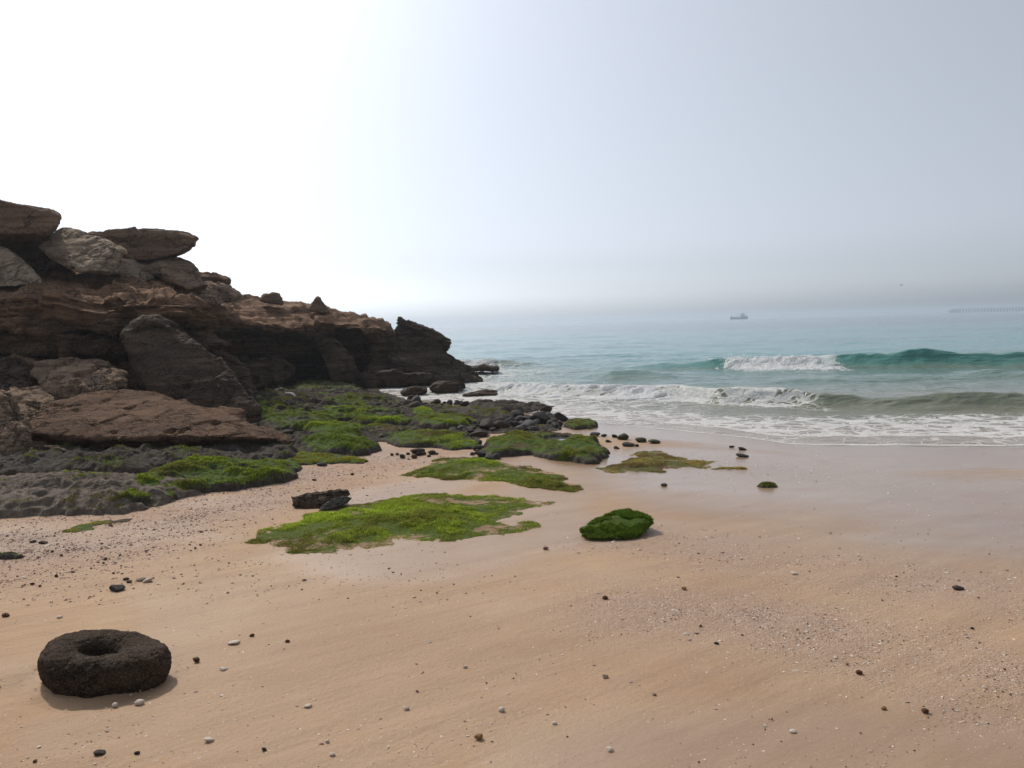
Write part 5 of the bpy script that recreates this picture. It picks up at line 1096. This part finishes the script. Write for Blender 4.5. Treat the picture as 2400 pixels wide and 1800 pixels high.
def scatter(name, n, u0, u1, v0, v1, dens, smin, smax, cols, seed, flat=0.5):
    r = np.random.default_rng(seed); P_ = []; tot = 0
    while tot < n:
        k = 60000; vv = r.uniform(v0, v1, k); uu = r.uniform(u0, u1, k); p = G(uu, vv); w_ = dens(p[:, 0], p[:, 1], uu, vv)
        p = p[r.random(k) < w_]; P_.append(p); tot += len(p)
    p = np.concatenate(P_)[:n]
    s = smin * (smax / smin) ** (r.random(n) ** 2.5); s = s * (p[:, 1] / 3.0) ** 0.45
    ov = np.array([(1, 0, 0), (0.3, 0.9, 0.1), (-0.8, 0.5, 0), (-0.7, -0.6, 0.1), (0.4, -0.8, 0), (0.15, 0.1, 1), (-0.3, -0.2, 0.85)])
    of = np.array([(0, 1, 5), (1, 2, 6), (1, 6, 5), (2, 3, 6), (3, 4, 6), (4, 5, 6), (4, 0, 5)])
    a = r.uniform(0, 6.28, n); ca, sa = np.cos(a), np.sin(a); loc = ov[None] * np.stack([s * r.uniform(0.7, 1.4, n), s * r.uniform(0.5, 1.0, n), s * flat * r.uniform(0.4, 1.6, n)], 1)[:, None]
    x = loc[..., 0] * ca[:, None] - loc[..., 1] * sa[:, None]; y = loc[..., 0] * sa[:, None] + loc[..., 1] * ca[:, None]
    V = np.stack([x + p[:, :1], y + p[:, 1:2], loc[..., 2] + p[:, 2:] - 0.0008], -1).reshape(-1, 3)
    F = (of[None] + (np.arange(n) * 7)[:, None, None]).reshape(-1, 3)
    cols = np.array(cols); c = cols[r.integers(0, len(cols), n)] * r.uniform(0.75, 1.2, (n, 1))
    m = mk(name, V, F, False); cattr(m, 'tint', np.repeat(c, 7, 0)); o = ob(name, m, M['grit']); tag(o, kind='stuff'); return o
t = NT('shell_grit'); M['grit'] = t.fin(t.attr('tint', 'Color'), 0.85, None, 0.1)
def dn(x, y, u, v):
    g = grit_of(x[:, None], y[:, None])[:, 0]; land = (shore(x) - y) > 0.4
    return (0.05 + 0.95 * g ** 1.5) * land
PALE = [(0.62, 0.54, 0.46), (0.55, 0.42, 0.34), (0.70, 0.64, 0.57), (0.46, 0.33, 0.26), (0.50, 0.36, 0.25), (0.36, 0.24, 0.17)]
DARKS = [(0.10, 0.065, 0.045), (0.20, 0.13, 0.09), (0.14, 0.085, 0.05), (0.30, 0.20, 0.14), (0.06, 0.045, 0.038)]
scatter('shell_grit', 34000, -60, 2460, 1060, 1830, dn, 0.0018, 0.0075, PALE, 5, 0.45)
scatter('dark_grit', 6000, -60, 2460, 1060, 1830, dn, 0.0020, 0.007, DARKS, 6, 0.6)
def dnL(x, y, u, v): return dn(x, y, u, v) * (u < 1050)
scatter('dark_grit', 12000, -60, 1050, 1070, 1420, dnL, 0.0030, 0.011, [(0.16, 0.095, 0.07), (0.22, 0.14, 0.105), (0.12, 0.075, 0.055), (0.34, 0.23, 0.18), (0.40, 0.27, 0.22)], 8, 0.55)

# ------------------------------------------------------------------ white stick on the dark rocks
def tube(path, rad, n=8):
    path = np.array(path, float); V, F = [], []
    for i, p in enumerate(path):
        t_ = path[min(i + 1, len(path) - 1)] - path[max(i - 1, 0)]; t_ /= np.linalg.norm(t_)
        a = np.cross(t_, (0.1, 0.2, 1)); a /= np.linalg.norm(a); b = np.cross(t_, a)
        for k in range(n):
            th_ = 2 * math.pi * k / n; V.append(p + rad[i] * (math.cos(th_) * a + math.sin(th_) * b))
    for i in range(len(path) - 1):
        for k in range(n):
            F.append((i * n + k, i * n + (k + 1) % n, (i + 1) * n + (k + 1) % n, (i + 1) * n + k))
    c0, c1 = len(V), len(V) + 1; V += [path[0], path[-1]]
    for k in range(n): F += [(c0, (k + 1) % n, k, k), ]
    V = np.array(V); T = []
    for f in F:
        if f[2] == f[3]: T.append(f[:3])
        else: T += [(f[0], f[1], f[2]), (f[0], f[2], f[3])]
    e = (len(path) - 1) * n
    for k in range(n): T.append((c1, e + k, e + (k + 1) % n))
    return V, np.array(T)
t = NT('bleached_wood'); M['bone'] = t.fin(t.ramp(t.noise(20, 4), (0.3, (0.60, 0.60, 0.60)), (0.7, (0.82, 0.82, 0.82))), 0.6)
YS = 18.6
V, F = tube([P(u, v, YS + d) for u, v, d in ((668, 921.5, 0.1), (676, 921.2, 0.05), (683, 922, 0), (688, 925, -.04), (692, 929, -.07))], [0.008, 0.014, 0.020, 0.028, 0.014])
o = based('driftwood_stick', mk('driftwood_stick', V, F), M['bone']); tag(o, 'thin white bent stick lying on the dark rocks below the cave', 'stick')

# ------------------------------------------------------------------ boat, pier and bird far out
def boxes(lst):
    V, F, k = [], [], 0
    for (x0, x1, y0, y1, z0, z1) in lst:
        V += [(x, y, z) for z in (z0, z1) for y in (y0, y1) for x in (x0, x1)]
        F += [(k + a, k + b, k + c, k + d) for a, b, c, d in ((0, 2, 3, 1), (4, 5, 7, 6), (0, 1, 5, 4), (2, 6, 7, 3), (0, 4, 6, 2), (1, 3, 7, 5))]; k += 8
    return np.array(V, float), np.array(F)
def flat_mat(name, c, rough=0.6):
    t = NT(name); return t.fin(t.ramp(t.noise(0.8, 4, 0.6), (0.3, tuple(x * 0.8 for x in c)), (0.7, c)), rough)
M['boatblue'] = flat_mat('weathered_hull_paint', (0.16, 0.20, 0.24)); M['boatwhite'] = flat_mat('boat_white_paint', (0.70, 0.72, 0.73)); M['boatdark'] = flat_mat('boat_dark_wood', (0.06, 0.06, 0.07)); M['conc'] = flat_mat('pier_concrete', (0.12, 0.13, 0.15))
BY = 1000.0; bp = P(1732, 743, BY); bp[2] = 0.0
sB = 760.0 / FPX
boat = empty('fishing_boat', tuple(bp)); boat.scale = (BY / 760.0,) * 3; tag(boat, 'pale wooden fishing boat with a cabin, small on the horizon', 'boat')
L = 37 * sB; ns = 13; secs = np.linspace(-0.5, 0.5, ns); V = []
for s in secs:
    wd = 2.3 * (1 - (2 * abs(s)) ** 3.0) ** 0.6 + 0.05; zt = 2.0 + 1.3 * max(0, s) ** 1.2 * 2 + 0.9 * max(0, -s - 0.2) * 2; xo = L * s + (0.9 * (2 * s) ** 3)
    for yy_, zz_ in ((-wd, zt), (-wd * 0.92, zt * 0.45), (-wd * 0.4, -0.6), (wd * 0.4, -0.6), (wd * 0.92, zt * 0.45), (wd, zt)): V.append((xo + (0.0 if zz_ > 0 else -0.9 * s), yy_, zz_))
F = [];
for i in range(ns - 1):
    for k in range(5): F.append((i * 6 + k, i * 6 + k + 1, i * 6 + 7 + k, i * 6 + 6 + k))
    F.append((i * 6 + 5, i * 6, i * 6 + 6, i * 6 + 11))
ob('hull', mk('hull', V, F, False), M['boatblue'], boat)
def part(name, bx, mat, par): v_, f_ = boxes(bx); return ob(name, mk(name, v_, f_, False), M[mat], par)
part('wheelhouse', [(L * 0.12, L * 0.36, -1.5, 1.5, 2.2, 4.4)], 'boatwhite', boat)
part('canopy', [(L * 0.05, L * 0.43, -1.9, 1.9, 4.45, 4.65)], 'boatdark', boat)
part('upper_cabin', [(L * 0.18, L * 0.30, -1.0, 1.0, 4.66, 5.6)], 'boatwhite', boat)
part('awning', [(L * 0.02, L * 0.34, -1.3, 1.3, 5.62, 5.75)], 'boatdark', boat)
part('mast', [(-L * 0.10, -L * 0.10 + 0.22, -0.1, 0.1, 1.8, 5.6)], 'boatdark', boat)
part('boom', [(-L * 0.24, -L * 0.08, -0.08, 0.08, 5.0, 5.18)], 'boatdark', boat)
part('bow_post', [(-L * 0.5, -L * 0.5 + 0.45, -0.2, 0.2, 2.1, 3.9)], 'boatdark', boat)
for xx in (0.03, 0.09): part('deck_post', [(L * xx, L * xx + 0.16, -1.2, -1.04, 2.0, 4.45)], 'boatdark', boat)
part('rail', [(-L * 0.40, L * 0.10, -1.95, -1.87, 2.7, 2.8)], 'boatdark', boat)

PY = 1700.0; a = P(2226, 726.4, PY); b = P(2600, 717.0, PY); a[2] = 0; b[2] = 0
pier = empty('pier', tuple(a)); tag(pier, 'long thin trestle pier on concrete legs at the right of the horizon', 'pier')
ds = PY / FPX; Lp = b[0] - a[0]; zt = 8.6
part('deck', [(18 * ds, Lp, -3, 3, zt - 0.7, zt)], 'conc', pier)
part('pier_head', [(0, 19 * ds, -7, 7, 3.0, 6.4), (6 * ds, 18 * ds, -5, 5, 6.4, 8.8), (1 * ds, 3 * ds, -6, 6, 0, 3.0), (7 * ds, 9 * ds, -6, 6, 0, 3.0), (14 * ds, 16 * ds, -6, 6, 0, 3.0)], 'conc', pier)
part('rail', [(18 * ds, Lp, -2.9, -2.7, zt + 0.9, zt + 1.15)], 'conc', pier)
lv, lf = boxes([(-0.9, 0.9, -2.6, -1.4, -2, zt - 0.7), (-0.9, 0.9, 1.4, 2.6, -2, zt - 0.7)]); lm_ = mk('pile_bent', lv, lf, False); lm_.materials.append(M['conc'])
x = 24 * ds
while x < Lp:
    o = link(bpy.data.objects.new('pile_bent', lm_)); o.parent = pier; o.location = (x, 0, 0); x += 7.3 * ds
gp_ = P(2112, 668.5, 150.0)
gull = empty('gull', tuple(gp_)); tag(gull, 'tiny dark seabird gliding low above the sea at right', 'bird')
def loft(secs_):                           # (x, y, z, ry, rz) ellipses along x
    V, F, n = [], [], 10
    for (x, y, z, ry, rz) in secs_:
        for k in range(n): th_ = 2 * math.pi * k / n; V.append((x, y + ry * math.cos(th_), z + rz * math.sin(th_)))
    for i in range(len(secs_) - 1):
        for k in range(n): F.append((i * n + k, i * n + (k + 1) % n, (i + 1) * n + (k + 1) % n, (i + 1) * n + k))
    return V, F
M['gull'] = flat_mat('gull_feather', (0.12, 0.12, 0.13))
bv, bf = loft([(0.24, 0, 0.02, 0.005, 0.005), (0.19, 0, 0.02, 0.03, 0.03), (0.10, 0, 0, 0.055, 0.05), (-0.05, 0, 0, 0.06, 0.055), (-0.18, 0, 0.01, 0.03, 0.025), (-0.28, 0, 0.01, 0.05, 0.006), (-0.30, 0, 0.01, 0.002, 0.002)])
ob('body', mk('body', bv, bf), M['gull'], gull)
for sgn in (1, -1):
    wv2 = []; wf = []
    for i, (yy_, zz_, c0_, c1_) in enumerate(((0.03, 0.03, 0.10, -0.08), (0.20, 0.10, 0.12, -0.06), (0.36, 0.08, 0.06, -0.08), (0.55, 0.0, -0.06, -0.12))):
        for dz in (0.008, -0.008): wv2 += [(c0_, sgn * yy_, zz_ + dz), (c1_, sgn * yy_, zz_ + dz)]
    for i in range(3):
        k = i * 4; wf += [(k, k + 4, k + 5, k + 1), (k + 2, k + 3, k + 7, k + 6), (k, k + 2, k + 6, k + 4), (k + 1, k + 5, k + 7, k + 3)]
    wf.append((12, 14, 15, 13))
    ob('wing', mk('wing', wv2, wf), M['gull'], gull)
gull.rotation_euler = (0.1, 0, R(115))
bpy.context.view_layer.update()
